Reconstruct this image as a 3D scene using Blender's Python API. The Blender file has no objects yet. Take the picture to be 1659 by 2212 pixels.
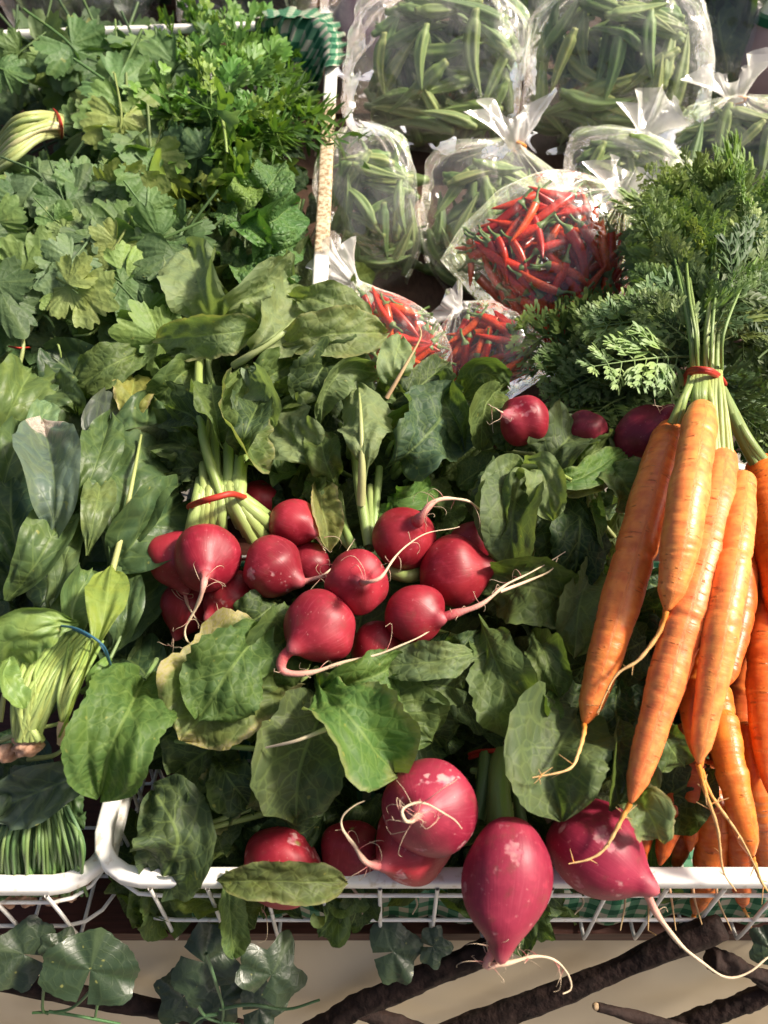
import bpy, math, random
import numpy as np
from mathutils import Vector, Matrix
R_ = random.Random(7)
NP = np.random.RandomState(7)
PI = math.pi
scene = bpy.context.scene
COL = scene.collection

# ------------------------------------------------------------------ camera, sky, sun, exposure
F, CX, CY = 1739.0, 829.5, 1106.0          # focal length and centre in the photograph's own pixels
PITCH = math.radians(42)
CAM = np.array([0.0, -0.209, 0.485])
cd = bpy.data.cameras.new('camera'); cam = bpy.data.objects.new('camera', cd); COL.objects.link(cam)
cam.location = CAM; cam.rotation_euler = (PI/2 - PITCH, 0, 0)
cd.sensor_fit = 'VERTICAL'; cd.sensor_height = 36; cd.lens = F/2212*36
cd.clip_start = 0.01; cd.clip_end = 200
cd.dof.use_dof = True; cd.dof.focus_distance = 0.56; cd.dof.aperture_fstop = 9.0
scene.camera = cam
SUN_DIR = Vector((0.69, 0.0, 0.72)).normalized()      # towards the sun: from the right, high
world = bpy.data.worlds.new('World'); scene.world = world; world.use_nodes = True
wn = world.node_tree; bg = wn.nodes['Background']
sky = wn.nodes.new('ShaderNodeTexSky'); sky.sky_type = 'NISHITA'; sky.sun_disc = False
sky.sun_elevation = math.asin(SUN_DIR.z); sky.sun_rotation = math.atan2(SUN_DIR.x, SUN_DIR.y)
sky.dust_density = 7.0; sky.air_density = 0.7; sky.ozone_density = 0.4
wn.links.new(sky.outputs[0], bg.inputs[0]); bg.inputs[1].default_value = 0.105
sd = bpy.data.lights.new('sun', 'SUN'); sd.energy = 4.8; sd.angle = math.radians(7); sd.color = (1.0, 0.90, 0.76)
sun = bpy.data.objects.new('sun', sd); COL.objects.link(sun)
sun.rotation_euler = SUN_DIR.to_track_quat('Z', 'Y').to_euler(); sun.location = (1, 0.5, 2)
vs = scene.view_settings; vs.view_transform = 'Standard'; vs.look = 'None'; vs.gamma = 1; vs.exposure = 0.56
cy = scene.cycles
cy.max_bounces = 8; cy.transparent_max_bounces = 32; cy.transmission_bounces = 6; cy.diffuse_bounces = 3
cy.glossy_bounces = 3; cy.caustics_reflective = False; cy.caustics_refractive = False
cy.sample_clamp_indirect = 4

# ------------------------------------------------------------------ projection helpers: a pixel becomes a point on a real surface
RIGHT = np.array([1.0, 0, 0]); FWD = np.array([0, math.cos(PITCH), -math.sin(PITCH)])
UPV = np.array([0, math.sin(PITCH), math.cos(PITCH)])
SLOPE = 0.30
def ray(px, py): return FWD + (px-CX)/F*RIGHT + (CY-py)/F*UPV
def at(px, py, l=0.0):                      # on the sloping heap of produce, lifted by l metres
    d = ray(px, py); t = (SLOPE*CAM[1] + l - CAM[2]) / (d[2] - SLOPE*d[1]); return CAM + t*d
def aty(px, py, Y): d = ray(px, py); return CAM + d*((Y-CAM[1])/d[1])
def atz(px, py, Z): d = ray(px, py); return CAM + d*((Z-CAM[2])/d[2])
PN_P = np.array([0, 0.012, -0.1125]); PN_N = np.array([0, -0.975, 0.22]); PN_N /= np.linalg.norm(PN_N)
def atp(px, py, o=0.0): d = ray(px, py); return CAM + d*(((PN_P + PN_N*o - CAM) @ PN_N)/(d @ PN_N))
def depth(p): return float((np.asarray(p)-CAM) @ FWD)
def px2m(w, p): return w*depth(p)/F
def nrm(v): v = np.asarray(v, float); return v/(np.linalg.norm(v, axis=-1, keepdims=True)+1e-12)
def catmull(P, n):
    P = np.asarray(P, float)
    if len(P) == 2:
        t = np.linspace(0, 1, n)[:, None]; return P[0]*(1-t)+P[1]*t
    Q = np.vstack([2*P[0]-P[1], P, 2*P[-1]-P[-2]]); m = len(P)-1
    out = []
    for s in np.linspace(0, m, 12*m+1):
        i = min(int(s), m-1); t = s-i
        a, b, c, d = Q[i:i+4]
        out.append(0.5*(2*b+(c-a)*t+(2*a-5*b+4*c-d)*t*t+(3*b-a-3*c+d)*t**3))
    out = np.array(out); L = np.r_[0, np.cumsum(np.linalg.norm(np.diff(out, axis=0), axis=1))]
    s = np.linspace(0, L[-1], n)
    return np.stack([np.interp(s, L, out[:, k]) for k in range(out.shape[1])], 1)
def wob(u, v, rng, n=6, f=6.0):             # smooth 2-D wobble, about +-1
    o = 0
    for _ in range(n): o = o + math.sqrt(2.0/n)*np.sin(rng.uniform(-f, f)*u + rng.uniform(-f, f)*v + rng.uniform(0, 7))
    return o

# ------------------------------------------------------------------ meshes and objects
class Mesh:
    def __init__(s): s.v = []; s.f = []; s.uv = []; s.m = []; s.n = 0
    def grid(s, P, wrap=False, uv=None, met=None, flip=False):
        nu, nv = P.shape[:2]; idx = np.arange(nu*nv).reshape(nu, nv) + s.n
        jn = nv if wrap else nv-1
        i, j = np.meshgrid(np.arange(nu-1), np.arange(jn), indexing='ij'); j2 = (j+1) % nv
        f = np.stack([idx[i, j], idx[i+1, j], idx[i+1, j2], idx[i, j2]], -1).reshape(-1, 4)
        if uv is None:
            U = np.stack([np.stack([i/(nu-1), j/jn], -1), np.stack([(i+1)/(nu-1), j/jn], -1),
                          np.stack([(i+1)/(nu-1), (j+1)/jn], -1), np.stack([i/(nu-1), (j+1)/jn], -1)], -2).reshape(-1, 4, 2)
        else:
            U = np.stack([uv[i, j], uv[i+1, j], uv[i+1, j2], uv[i, j2]], -2).reshape(-1, 4, 2)
        M = U if met is None else np.stack([met[i, j], met[i+1, j], met[i+1, j2], met[i, j2]], -2).reshape(-1, 4, 2)
        if flip: f = f[:, ::-1]; U = U[:, ::-1]; M = M[:, ::-1]
        s.v.append(P.reshape(-1, 3)); s.f.append(f); s.uv.append(U); s.m.append(M); s.n += nu*nv
        return s
    def tube(s, P, Rr, n=8, flat=1.0, ref=None, closed=False):
        P = np.asarray(P, float); k = len(P); Rr = np.broadcast_to(np.asarray(Rr, float), (k,))
        if closed: T = nrm(np.roll(P, -1, 0)-np.roll(P, 1, 0))
        else: T = nrm(np.gradient(P, axis=0))
        N = np.zeros_like(P)
        a = np.array(ref, float) if ref is not None else (np.array([0, 0, 1.0]) if abs(T[0, 2]) < .9 else np.array([0, 1.0, 0]))
        for i in range(k):
            b = (np.array(ref, float) if ref is not None else a); b = b - T[i]*(b @ T[i])
            if np.linalg.norm(b) < 1e-6: b = a
            N[i] = nrm(b); a = N[i]
        B = np.cross(T, N)
        th = np.linspace(0, 2*PI, n, endpoint=False)
        G = P[:, None] + Rr[:, None, None]*(np.cos(th)[None, :, None]*N[:, None]*flat + np.sin(th)[None, :, None]*B[:, None])
        if closed: G = np.concatenate([G, G[:1]], 0)
        return s.grid(G, wrap=True)
    def raw(s, v, f):
        v = np.asarray(v, float); f = np.asarray(f)+s.n; s.v.append(v); s.f.append(f)
        s.uv.append(np.zeros((len(f), 4, 2))); s.m.append(np.zeros((len(f), 4, 2))); s.n += len(v); return s
    def box(s, c, d, rz=0.0, rx=0.0):
        sg = np.array([[x, y, z] for x in (-.5, .5) for y in (-.5, .5) for z in (-.5, .5)])*np.array(d)
        ca, sa = math.cos(rx), math.sin(rx); sg = sg @ np.array([[1, 0, 0], [0, ca, sa], [0, -sa, ca]])
        ca, sa = math.cos(rz), math.sin(rz); sg = sg @ np.array([[ca, sa, 0], [-sa, ca, 0], [0, 0, 1]])
        return s.raw(sg+np.array(c), [[0, 1, 3, 2], [4, 6, 7, 5], [0, 4, 5, 1], [2, 3, 7, 6], [0, 2, 6, 4], [1, 5, 7, 3]])
    def data(s, name, mat, smooth=True, origin=None):
        V = np.vstack(s.v); Fc = np.vstack(s.f)
        o = V.mean(0) if origin is None else np.asarray(origin, float)
        V = V-o
        me = bpy.data.meshes.new(name)
        me.vertices.add(len(V)); me.vertices.foreach_set('co', V.astype(np.float32).ravel())
        me.loops.add(Fc.size); me.loops.foreach_set('vertex_index', Fc.astype(np.int32).ravel())
        me.polygons.add(len(Fc)); me.polygons.foreach_set('loop_start', np.arange(0, Fc.size, 4, dtype=np.int32))
        me.update(calc_edges=True)
        for nm, arr in (('UVMap', s.uv), ('Metric', s.m)):
            l = me.uv_layers.new(name=nm); l.data.foreach_set('uv', np.concatenate([a.reshape(-1, 2) for a in arr]).astype(np.float32).ravel())
        me.polygons.foreach_set('use_smooth', np.full(len(Fc), smooth)); me.materials.append(mat); me.validate(); me.update()
        return me, o
WLOC = {}
def link(name, me, loc, parent=None, color=None, mat3=None):
    o = bpy.data.objects.new(name, me); COL.objects.link(o)
    pl = np.zeros(3)
    if parent is not None: o.parent = parent; pl = WLOC[parent.name]
    WLOC[o.name] = np.asarray(loc, float)
    d = np.asarray(loc, float)-pl
    if mat3 is not None:
        M = Matrix([list(mat3[0])+[d[0]], list(mat3[1])+[d[1]], list(mat3[2])+[d[2]], [0, 0, 0, 1]]); o.matrix_local = M
    else: o.location = d
    if color is not None: o.color = (*color[:3], 1)
    return o
def obj(name, mesh, mat, parent=None, color=None, smooth=True):
    me, o = mesh.data(name, mat, smooth); return link(name, me, o, parent, color)
def thing(name, label, cat, loc, group=None):
    o = bpy.data.objects.new(name, None); COL.objects.link(o); o.location = loc; o.empty_display_size = .02
    WLOC[o.name] = np.asarray(loc, float); return tag(o, label, cat, group)
def tag(o, label, cat=None, group=None, kind=None):
    if label: o['label'] = label
    if cat: o['category'] = cat
    if group: o['group'] = group
    if kind: o['kind'] = kind
    return o

# ------------------------------------------------------------------ materials
class NT:
    def __init__(s, name):
        s.mat = bpy.data.materials.new(name); s.mat.use_nodes = True; s.t = s.mat.node_tree; s.t.nodes.clear()
        s.out = s.t.nodes.new('ShaderNodeOutputMaterial')
    def set(s, sock, v):
        if v is None: return
        if hasattr(v, 'is_output'): s.t.links.new(v, sock)
        elif isinstance(v, (tuple, list)) and len(v) == 3 and sock.type == 'RGBA': sock.default_value = (*v, 1)
        else: sock.default_value = v
    def n(s, typ, ins=None, **props):
        nd = s.t.nodes.new('ShaderNode'+typ)
        for k, v in props.items(): setattr(nd, k, v)
        for k, v in (ins or {}).items(): s.set(nd.inputs[k], v)
        return nd
    def m(s, op, a, b=0.0, c=None, clamp=False):
        nd = s.t.nodes.new('ShaderNodeMath'); nd.operation = op; nd.use_clamp = clamp
        s.set(nd.inputs[0], a); s.set(nd.inputs[1], b)
        if c is not None: s.set(nd.inputs[2], c)
        return nd.outputs[0]
    def mix(s, f, a, b, blend='MIX'):
        nd = s.t.nodes.new('ShaderNodeMix'); nd.data_type = 'RGBA'; nd.blend_type = blend
        s.set(nd.inputs[0], f); s.set(nd.inputs[6], a); s.set(nd.inputs[7], b); return nd.outputs[2]
    def step(s, x, lo, hi): return s.n('MapRange', {0: x, 1: lo, 2: hi, 3: 0.0, 4: 1.0}, interpolation_type='SMOOTHSTEP').outputs[0]
    def noise(s, vec, scale, detail=3.0, rough=.55): return s.n('TexNoise', {'Vector': vec, 'Scale': scale, 'Detail': detail, 'Roughness': rough}).outputs[0]
    def uv(s, name='UVMap'): return s.n('UVMap', uv_map=name).outputs[0]
    def objc(s): return s.n('TexCoord').outputs['Object']
    def sep(s, v): nd = s.n('SeparateXYZ', {0: v}); return nd.outputs[0], nd.outputs[1]
    def bump(s, h, st=.4, dist=.001): return s.n('Bump', {'Height': h, 'Strength': st, 'Distance': dist}).outputs[0]
    def scale(s, v, x, y, z=1.0): return s.n('Mapping', {0: v, 3: (x, y, z)}).outputs[0]
    def done(s, sh): s.t.links.new(sh, s.out.inputs[0]); return s.mat
    def bsdf(s, color, rough=.5, normal=None, spec=.5, **kw):
        d = {'Base Color': color, 'Roughness': rough, 'Specular IOR Level': spec}
        if normal is not None: d['Normal'] = normal
        d.update(kw); return s.n('BsdfPrincipled', d).outputs[0]

def leaf_material(name, nveins=6, slant=.55, rough=.47, trans=.34, net=1.7, vein=.6, bump=.34, spec=.34, back=.55):
    k = NT(name); u, v = k.sep(k.uv()); met = k.uv('Metric'); info = k.n('ObjectInfo')
    base = info.outputs['Color']; rnd = info.outputs['Random']
    va = k.m('ABSOLUTE', k.m('SUBTRACT', k.m('MULTIPLY', v, 2.0), 1.0))
    off = k.n('Combine' 'XYZ', {0: k.m('MULTIPLY', rnd, 40.0), 1: 0.0, 2: k.m('MULTIPLY', rnd, 17.0)}).outputs[0]
    vec = k.n('VectorMath', {0: met, 1: off}, operation='ADD').outputs[0]
    wn_ = k.noise(vec, .6, 2.0)
    mid = k.m('SUBTRACT', 1.0, k.step(va, .018, .06))
    s_ = k.m('ADD', k.m('SUBTRACT', k.m('MULTIPLY', u, float(nveins)), k.m('MULTIPLY', va, slant*nveins*.5)), k.m('MULTIPLY', wn_, .7))
    fr = k.m('PINGPONG', s_, .5)
    side = k.m('MULTIPLY', k.m('SUBTRACT', 1.0, k.step(fr, .02, .085)), k.m('SUBTRACT', 1.0, k.m('MULTIPLY', va, .7)))
    vor = k.n('TexVoronoi', {'Vector': vec, 'Scale': net}, feature='DISTANCE_TO_EDGE').outputs['Distance']
    netm = k.m('SUBTRACT', 1.0, k.step(vor, .015, .09))
    veins = k.m('MAXIMUM', k.m('MAXIMUM', mid, k.m('MULTIPLY', side, .8)), k.m('MULTIPLY', netm, .34))
    var = k.noise(vec, .9, 4.0)
    c = k.mix(k.m('MULTIPLY', k.step(var, .35, .7), .5), base, k.mix(1.0, base, (1.45, 1.2, .75), 'MULTIPLY'))
    fine = k.noise(vec, 9.0, 3.0)
    c = k.mix(k.m('MULTIPLY', k.step(fine, .4, .75), .25), c, k.mix(1.0, c, (.62, .7, .6), 'MULTIPLY'))
    pale = k.mix(1.0, k.mix(.5, c, (.30, .40, .14)), (1.15, 1.15, 1.0), 'MULTIPLY')
    c = k.mix(k.m('MULTIPLY', veins, vein), c, pale)
    # dry yellowing rim on old leaves, amount set per leaf
    ed = k.n('Attribute', attribute_type='OBJECT', attribute_name='edge').outputs['Fac']
    rim = k.m('MAXIMUM', va, k.m('MULTIPLY', k.m('ABSOLUTE', k.m('SUBTRACT', u, .45)), 1.8))
    em = k.m('MULTIPLY', k.step(k.m('ADD', rim, k.m('MULTIPLY', k.m('SUBTRACT', var, .5), .5)), .80, .98), ed)
    c = k.mix(em, c, k.mix(k.step(fine, .35, .6), (.46, .40, .12), (.50, .42, .26)))
    dr = k.n('Attribute', attribute_type='OBJECT', attribute_name='dry').outputs['Fac']
    dm = k.m('MULTIPLY', dr, k.step(k.m('ADD', k.m('ADD', u, k.m('MULTIPLY', v, .10)), k.m('MULTIPLY', k.m('SUBTRACT', var, .5), .22)), .90, .94))
    c = k.mix(dm, c, k.mix(k.step(fine, .35, .6), (.62, .55, .46), (.40, .32, .27)))
    sp = k.step(k.noise(vec, 2.3, 1.0), .73, .79)          # small yellow blemishes
    c = k.mix(k.m('MULTIPLY', sp, .45), c, (.34, .33, .08))
    bf = k.n('NewGeometry').outputs['Backfacing']
    c = k.mix(k.m('MULTIPLY', bf, back), c, k.mix(.5, k.mix(1.0, c, (1.7, 1.6, 1.9), 'MULTIPLY'), (.22, .28, .14)))
    h = k.m('ADD', k.m('MULTIPLY', k.m('SUBTRACT', k.step(vor, .0, .35), k.m('MULTIPLY', veins, .6)), 1.0), k.m('MULTIPLY', fine, .35))
    nb = k.bump(h, bump, .0011)
    b = k.bsdf(c, k.m('ADD', rough, k.m('MULTIPLY', fine, .2)), nb, spec)
    t = k.n('BsdfTranslucent', {'Color': k.mix(1.0, c, (1.5, 1.6, .7), 'MULTIPLY')}).outputs[0]
    return k.done(k.n('MixShader', {0: trans, 1: b, 2: t}).outputs[0])
M_LEAF = leaf_material('radish_leaf_green')
M_SPIN = leaf_material('spinach_leaf_green', 5, .6, .38, .22, .9, .40, .35, .5)
M_MINT = leaf_material('mint_leaf_green', 7, .5, .42, .25, 2.4, .4, .8, .45)
M_CIL = leaf_material('coriander_leaf_green', 5, .5, .45, .30, 3.0, .25, .3, .4, .3)
M_IVY = leaf_material('ivy_leaf_green', 5, .6, .27, .02, 1.1, .12, .25, .5, .2)

def herb_material(name, rough=.5, trans=.25):
    k = NT(name); info = k.n('ObjectInfo'); o = k.objc()
    c = k.mix(k.step(k.noise(o, 3.0, 3.0), .3, .7), info.outputs['Color'], k.mix(1.0, info.outputs['Color'], (1.7, 1.5, 1.1), 'MULTIPLY'))
    b = k.bsdf(c, rough, None, .4)
    t = k.n('BsdfTranslucent', {'Color': k.mix(1.0, c, (1.5, 1.6, .7), 'MULTIPLY')}).outputs[0]
    return k.done(k.n('MixShader', {0: trans, 1: b, 2: t}).outputs[0])
M_HERB = herb_material('fine_herb_green')

def stem_material():
    k = NT('leaf_stalk'); u, v = k.sep(k.uv()); info = k.n('ObjectInfo')
    st = k.noise(k.scale(k.uv(), 2.0, 14.0), 2.0, 3.0)
    c = k.mix(k.step(u, .15, .8), k.mix(1.0, info.outputs['Color'], (1.25, 1.12, 1.35), 'MULTIPLY'), info.outputs['Color'])
    c = k.mix(k.m('MULTIPLY', st, .5), c, k.mix(1.0, c, (.55, .65, .5), 'MULTIPLY'))
    return k.done(k.bsdf(c, .42, k.bump(st, .4, .0008), .45))
M_STEM = stem_material()

def radish_material():
    k = NT('radish_skin'); o = k.objc(); u, v = k.sep(k.uv()); info = k.n('ObjectInfo')
    off = k.n('CombineXYZ', {0: k.m('MULTIPLY', info.outputs['Random'], 9.0)}).outputs[0]
    p = k.n('VectorMath', {0: o, 1: off}, operation='ADD').outputs[0]
    n1 = k.noise(p, 40.0, 4.0); n2 = k.noise(p, 180.0, 3.0)
    c = k.mix(k.step(n1, .3, .72), k.mix(1.0, info.outputs['Color'], (.72, .6, .7), 'MULTIPLY'), k.mix(1.0, info.outputs['Color'], (1.15, 1.6, 1.3), 'MULTIPLY'))
    c = k.mix(k.m('MULTIPLY', k.step(n2, .52, .75), .25), c, (.55, .06, .10))
    lines = k.noise(k.scale(k.uv(), 2.0, 60.0), 2.0, 2.0)
    c = k.mix(k.m('MULTIPLY', k.step(lines, .55, .8), .18), c, (.62, .16, .2))
    sc = k.n('Attribute', attribute_type='OBJECT', attribute_name='scar').outputs['Fac']
    s1 = k.noise(p, 55.0, 3.0, .6)
    sm = k.m('MULTIPLY', k.step(k.m('ADD', s1, k.m('MULTIPLY', k.m('SUBTRACT', n2, .5), .22)), .60, .665), sc)
    c = k.mix(k.m('MULTIPLY', sm, .62), c, k.mix(k.step(n2, .42, .66), (.60, .20, .26), (.66, .46, .42)))
    tail = k.m('SUBTRACT', 1.0, k.step(u, .02, .09))
    c = k.mix(k.m('MULTIPLY', tail, .55), c, (.55, .14, .16))
    crown = k.step(u, .955, .995)
    c = k.mix(k.m('MULTIPLY', crown, .8), c, (.22, .24, .07))
    spk = k.step(k.noise(p, 420.0, 1.0), .70, .78)
    c = k.mix(k.m('MULTIPLY', spk, .28), c, (.62, .3, .28))
    so = k.m('MULTIPLY', k.step(k.noise(p, 70.0, 5.0, .7),   .54, .72), .5)
    c = k.mix(so, c, (.17, .045, .035))
    h = k.m('ADD', k.m('MULTIPLY', n2, .4), k.m('ADD', k.m('MULTIPLY', lines, .3), k.m('MULTIPLY', sm, -.8)))
    b = k.bsdf(c, k.m('ADD', .35, k.m('MULTIPLY', k.m('ADD', n1, sm), .25)), k.bump(h, .35, .0008), .42)
    return k.done(b)
M_RAD = radish_material()
def root_material(name, a, b_, c_, lo=.12, hi=.5):
    k = NT(name); u, v = k.sep(k.uv())
    n = k.noise(k.scale(k.uv(), 30.0, 3.0), 3.0, 3.0)
    uu = k.m('ADD', u, k.m('MULTIPLY', k.m('SUBTRACT', n, .5), .12))
    c = k.mix(k.step(uu, .02, lo+.1), a, b_); c = k.mix(k.step(uu, lo, hi), c, c_)
    c = k.mix(k.m('MULTIPLY', k.step(n, .55, .75), .35), c, (.34, .2, .1))
    return k.done(k.bsdf(c, .55, k.bump(n, .5, .0008), .3))
M_ROOT = root_material('radish_root', (.42, .03, .05), (.58, .22, .20), (.66, .52, .36))
M_CROOT = root_material('carrot_root', (.72, .24, .03), (.70, .34, .09), (.66, .42, .18))
def carrot_material():
    k = NT('carrot_skin'); uv = k.uv(); met = k.uv('Metric'); info = k.n('ObjectInfo')
    off = k.n('CombineXYZ', {0: k.m('MULTIPLY', info.outputs['Random'], 50.0), 1: k.m('MULTIPLY', info.outputs['Random'], 13.0)}).outputs[0]
    p = k.n('VectorMath', {0: met, 1: off}, operation='ADD').outputs[0]
    ring = k.noise(k.scale(p, 2.6, .35), 1.0, 4.0, .6)
    ring2 = k.noise(k.scale(p, 5.5, .55), 1.0, 2.0, .5)
    sp = k.noise(p, 1.2, 3.0)
    c = k.mix(k.step(sp, .3, .7), k.mix(1.0, info.outputs['Color'], (.86, .72, .8), 'MULTIPLY'), k.mix(1.0, info.outputs['Color'], (1.08, 1.25, 1.2), 'MULTIPLY'))
    line = k.step(ring2, .60, .66)
    brk = k.step(k.noise(k.scale(p, .8, 1.1), 1.0, 2.0), .5, .62)
    lm = k.m('MULTIPLY', line, brk)
    c = k.mix(k.m('MULTIPLY', lm, .75), c, (.26, .075, .012))
    c = k.mix(k.m('MULTIPLY', k.step(ring, .52, .72), .25), c, (.86, .42, .13))
    dt = k.m('MULTIPLY', k.step(k.noise(k.scale(p, 1.5, .9), 1.3, 5.0, .7), .55, .75), .32)
    c = k.mix(dt, c, (.36, .12, .035))
    u, v = k.sep(uv)
    c = k.mix(k.m('MULTIPLY', k.m('SUBTRACT', 1.0, k.step(u, .0, .05)), .55), c, (.40, .26, .05))
    spk = k.step(k.noise(p, 6.0, 1.0), .74, .79)
    c = k.mix(k.m('MULTIPLY', spk, .5), c, (.20, .06, .02))
    h = k.m('ADD', k.m('MULTIPLY', ring, .8), k.m('SUBTRACT', k.m('MULTIPLY', k.noise(p, 12.0, 2.0), .15), k.m('MULTIPLY', lm, .8)))
    return k.done(k.bsdf(c, k.m('ADD', .22, k.m('MULTIPLY', ring, .26)), k.bump(h, .55, .0012), .45))
M_CAR = carrot_material()
def simple(name, col, rough=.5, spec=.5, nscale=60.0, var=.25, bump=.25, vec='o', sc=(1, 1, 1), dark=(.5, .5, .5), lo=.4, hi=.75, obcol=False):
    k = NT(name); p = k.scale(k.objc() if vec == 'o' else k.uv('Metric'), *sc)
    n = k.noise(p, nscale, 4.0)
    base = k.n('ObjectInfo').outputs['Color'] if obcol else col
    c = k.mix(k.m('MULTIPLY', k.step(n, lo, hi), var), base, k.mix(1.0, base, dark, 'MULTIPLY'))
    return k.done(k.bsdf(c, k.m('ADD', rough, k.m('MULTIPLY', n, .15)), k.bump(n, bump, .001), spec))
M_BAND = simple('red_rubber', (.42, .035, .02), .45, .4, 200, .3, .15)
M_BLUE = simple('blue_rubber', (.03, .11, .17), .45, .4, 200, .3, .15)
M_TAPE = simple('orange_tie', (.75, .26, .03), .4, .5, 200, .3, .15)
M_WHITE = simple('white_coated_wire', (.80, .78, .74), .36, .5, 150, .6, .1, dark=(.60, .48, .34), lo=.56, hi=.72)
M_WOOD = simple('dark_red_wood', (.075, .022, .013), .5, .4, 22, .8, .5, sc=(1, 14, 14), dark=(.4, .4, .4))
M_RWOOD = simple('brown_shelf_wood', (.06, .032, .019), .6, .3, 20, .8, .4, sc=(14, 1, 14), dark=(.45, .42, .4))
M_DARK = simple('dark_backdrop', (.022, .020, .018), .8, .2, 6, .6, .3)
M_CREAM = simple('cream_paint', (.60, .50, .35), .6, .3, 7, .8, .5, dark=(.62, .54, .42), lo=.42, hi=.72)
M_BARK = simple('dark_bark', (.026, .014, .011), .75, .25, 90, .95, 3.0, sc=(1, 1, 1), dark=(.35, .33, .32), lo=.4, hi=.65)
M_CUT = simple('pale_cut_wood', (.42, .30, .18), .7, .2, 300, .8, 1.0)
M_VINE = simple('green_vine', (.06, .15, .045), .45, .4, 200, .4, .2)
M_FLOOR = simple('floor_tiles', (.30, .27, .22), .6, .3, 3, .4, .1)
M_CROWN = simple('pink_root_crown', (.50, .30, .20), .6, .3, 260, .8, .9, dark=(.55, .42, .35), lo=.4, hi=.65)
M_LILAC = simple('lilac_film', (.38, .26, .30), .35, .5, 20, .3, .2)
M_PURPLE = simple('purple_skin', (.060, .022, .040), .25, .5, 40, .5, .15)
def rusty():
    k = NT('peeling_white_rim'); u, v = k.sep(k.uv()); o = k.objc()
    n = k.noise(o, 60.0, 5.0, .65)
    m = k.m('MULTIPLY', k.m('MULTIPLY', k.step(u, .092, .102), k.m('SUBTRACT', 1.0, k.step(k.m('ADD', u, k.m('MULTIPLY', n, .02)), .335, .37))), k.step(n, .22, .30))
    c = k.mix(m, (.80, .78, .73), k.mix(k.step(k.noise(o, 240.0, 4.0, .7), .42, .62), (.60, .50, .34), (.24, .15, .07)))
    return k.done(k.bsdf(c, k.m('ADD', .35, k.m('MULTIPLY', m, .4)), k.bump(k.m('MULTIPLY', n, m), .7, .002), .4))
M_RUST = rusty()
def gingham():
    k = NT('green_gingham'); x, y = k.sep(k.uv('Metric'))
    def stripe(c): return k.step(k.m('PINGPONG', k.m('MULTIPLY', c, .75), .5), .22, .27)
    a = stripe(x); b = stripe(y); f = k.m('MULTIPLY', k.m('ADD', a, b), .5)
    weave = k.noise(k.uv('Metric'), 30.0, 2.0)
    c = k.mix(k.step(f, .0, .55), (.50, .47, .38), (.10, .26, .15)); c = k.mix(k.step(f, .5, 1.0), c, (.012, .10, .05))
    c = k.mix(k.m('MULTIPLY', weave, .3), c, (.05, .09, .06))
    return k.done(k.bsdf(c, .85, k.bump(weave, .5, .0008), .15))
M_CLOTH = gingham()
def okra_material():
    k = NT('okra_skin'); u, v = k.sep(k.uv()); p = k.objc(); info = k.n('ObjectInfo')
    r = k.m('PINGPONG', k.m('MULTIPLY', v, 5.0), .5)
    c = k.mix(k.step(r, .05, .3), k.mix(1.0, info.outputs['Color'], (1.6, 1.4, 1.5), 'MULTIPLY'), info.outputs['Color'])
    n = k.noise(p, 60.0, 3.0)
    c = k.mix(k.m('MULTIPLY', k.step(n, .4, .7), .4), c, (.16, .20, .06))
    c = k.mix(k.m('MULTIPLY', k.m('SUBTRACT', 1.0, k.step(u, .0, .10)), .7), c, (.30, .30, .10))
    return k.done(k.bsdf(c, .5, k.bump(n, .3, .0008), .35))
M_OKRA = okra_material()
def chilli_material():
    k = NT('chilli_skin'); p = k.objc(); info = k.n('ObjectInfo')
    c = k.mix(k.step(k.noise(p, 30.0, 2.0), .35, .7), info.outputs['Color'], k.mix(1.0, info.outputs['Color'], (.7, .5, .5), 'MULTIPLY'))
    return k.done(k.bsdf(c, .25, None, .5))
M_CHILLI = chilli_material()
def film(name, veil, rough=.13, edge=.35, gl=1.0):
    k = NT(name); o = k.objc()
    n = k.m('ADD', k.noise(o, 26.0, 3.0, .55), k.m('MULTIPLY', k.n('TexVoronoi', {'Vector': o, 'Scale': 24.0}, feature='DISTANCE_TO_EDGE').outputs['Distance'], .9))
    nb = k.bump(n, .8, .007)
    fr = k.n('Fresnel', {'IOR': 1.5, 'Normal': nb}).outputs[0]
    lw = k.n('LayerWeight', {'Blend': .35, 'Normal': nb}).outputs['Facing']
    df = k.n('MixShader', {0: .45, 1: k.n('BsdfDiffuse', {'Color': (.82, .80, .77), 'Normal': nb}).outputs[0],
                           2: k.n('BsdfTranslucent', {'Color': (.82, .80, .77)}).outputs[0]}).outputs[0]
    fog = k.step(k.noise(o, 14.0, 3.0), .45, .75)
    vf = k.m('ADD', k.m('MULTIPLY', k.m('POWER', lw, 2.5), edge), k.m('MULTIPLY', k.m('ADD', .6, fog), veil), clamp=True)
    base = k.n('MixShader', {0: vf, 1: k.n('BsdfTransparent', {'Color': (.97, .97, .97)}).outputs[0], 2: df}).outputs[0]
    fg = k.m('MULTIPLY', fr, gl, clamp=True)
    g = k.n('BsdfGlossy', {'Color': k.n('CombineXYZ', {0: fg, 1: fg, 2: fg}).outputs[0], 'Roughness': rough, 'Normal': nb}).outputs[0]
    return k.done(k.n('AddShader', {0: base, 1: g}).outputs[0])
M_FILM = film('clear_bag_film', .15, .09, .20, 1.4); M_FILM2 = film('thin_bag_film', .055, .09, .32, 1.4)
M_TUFT = film('gathered_bag_film', .85, .25, .6)

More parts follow.
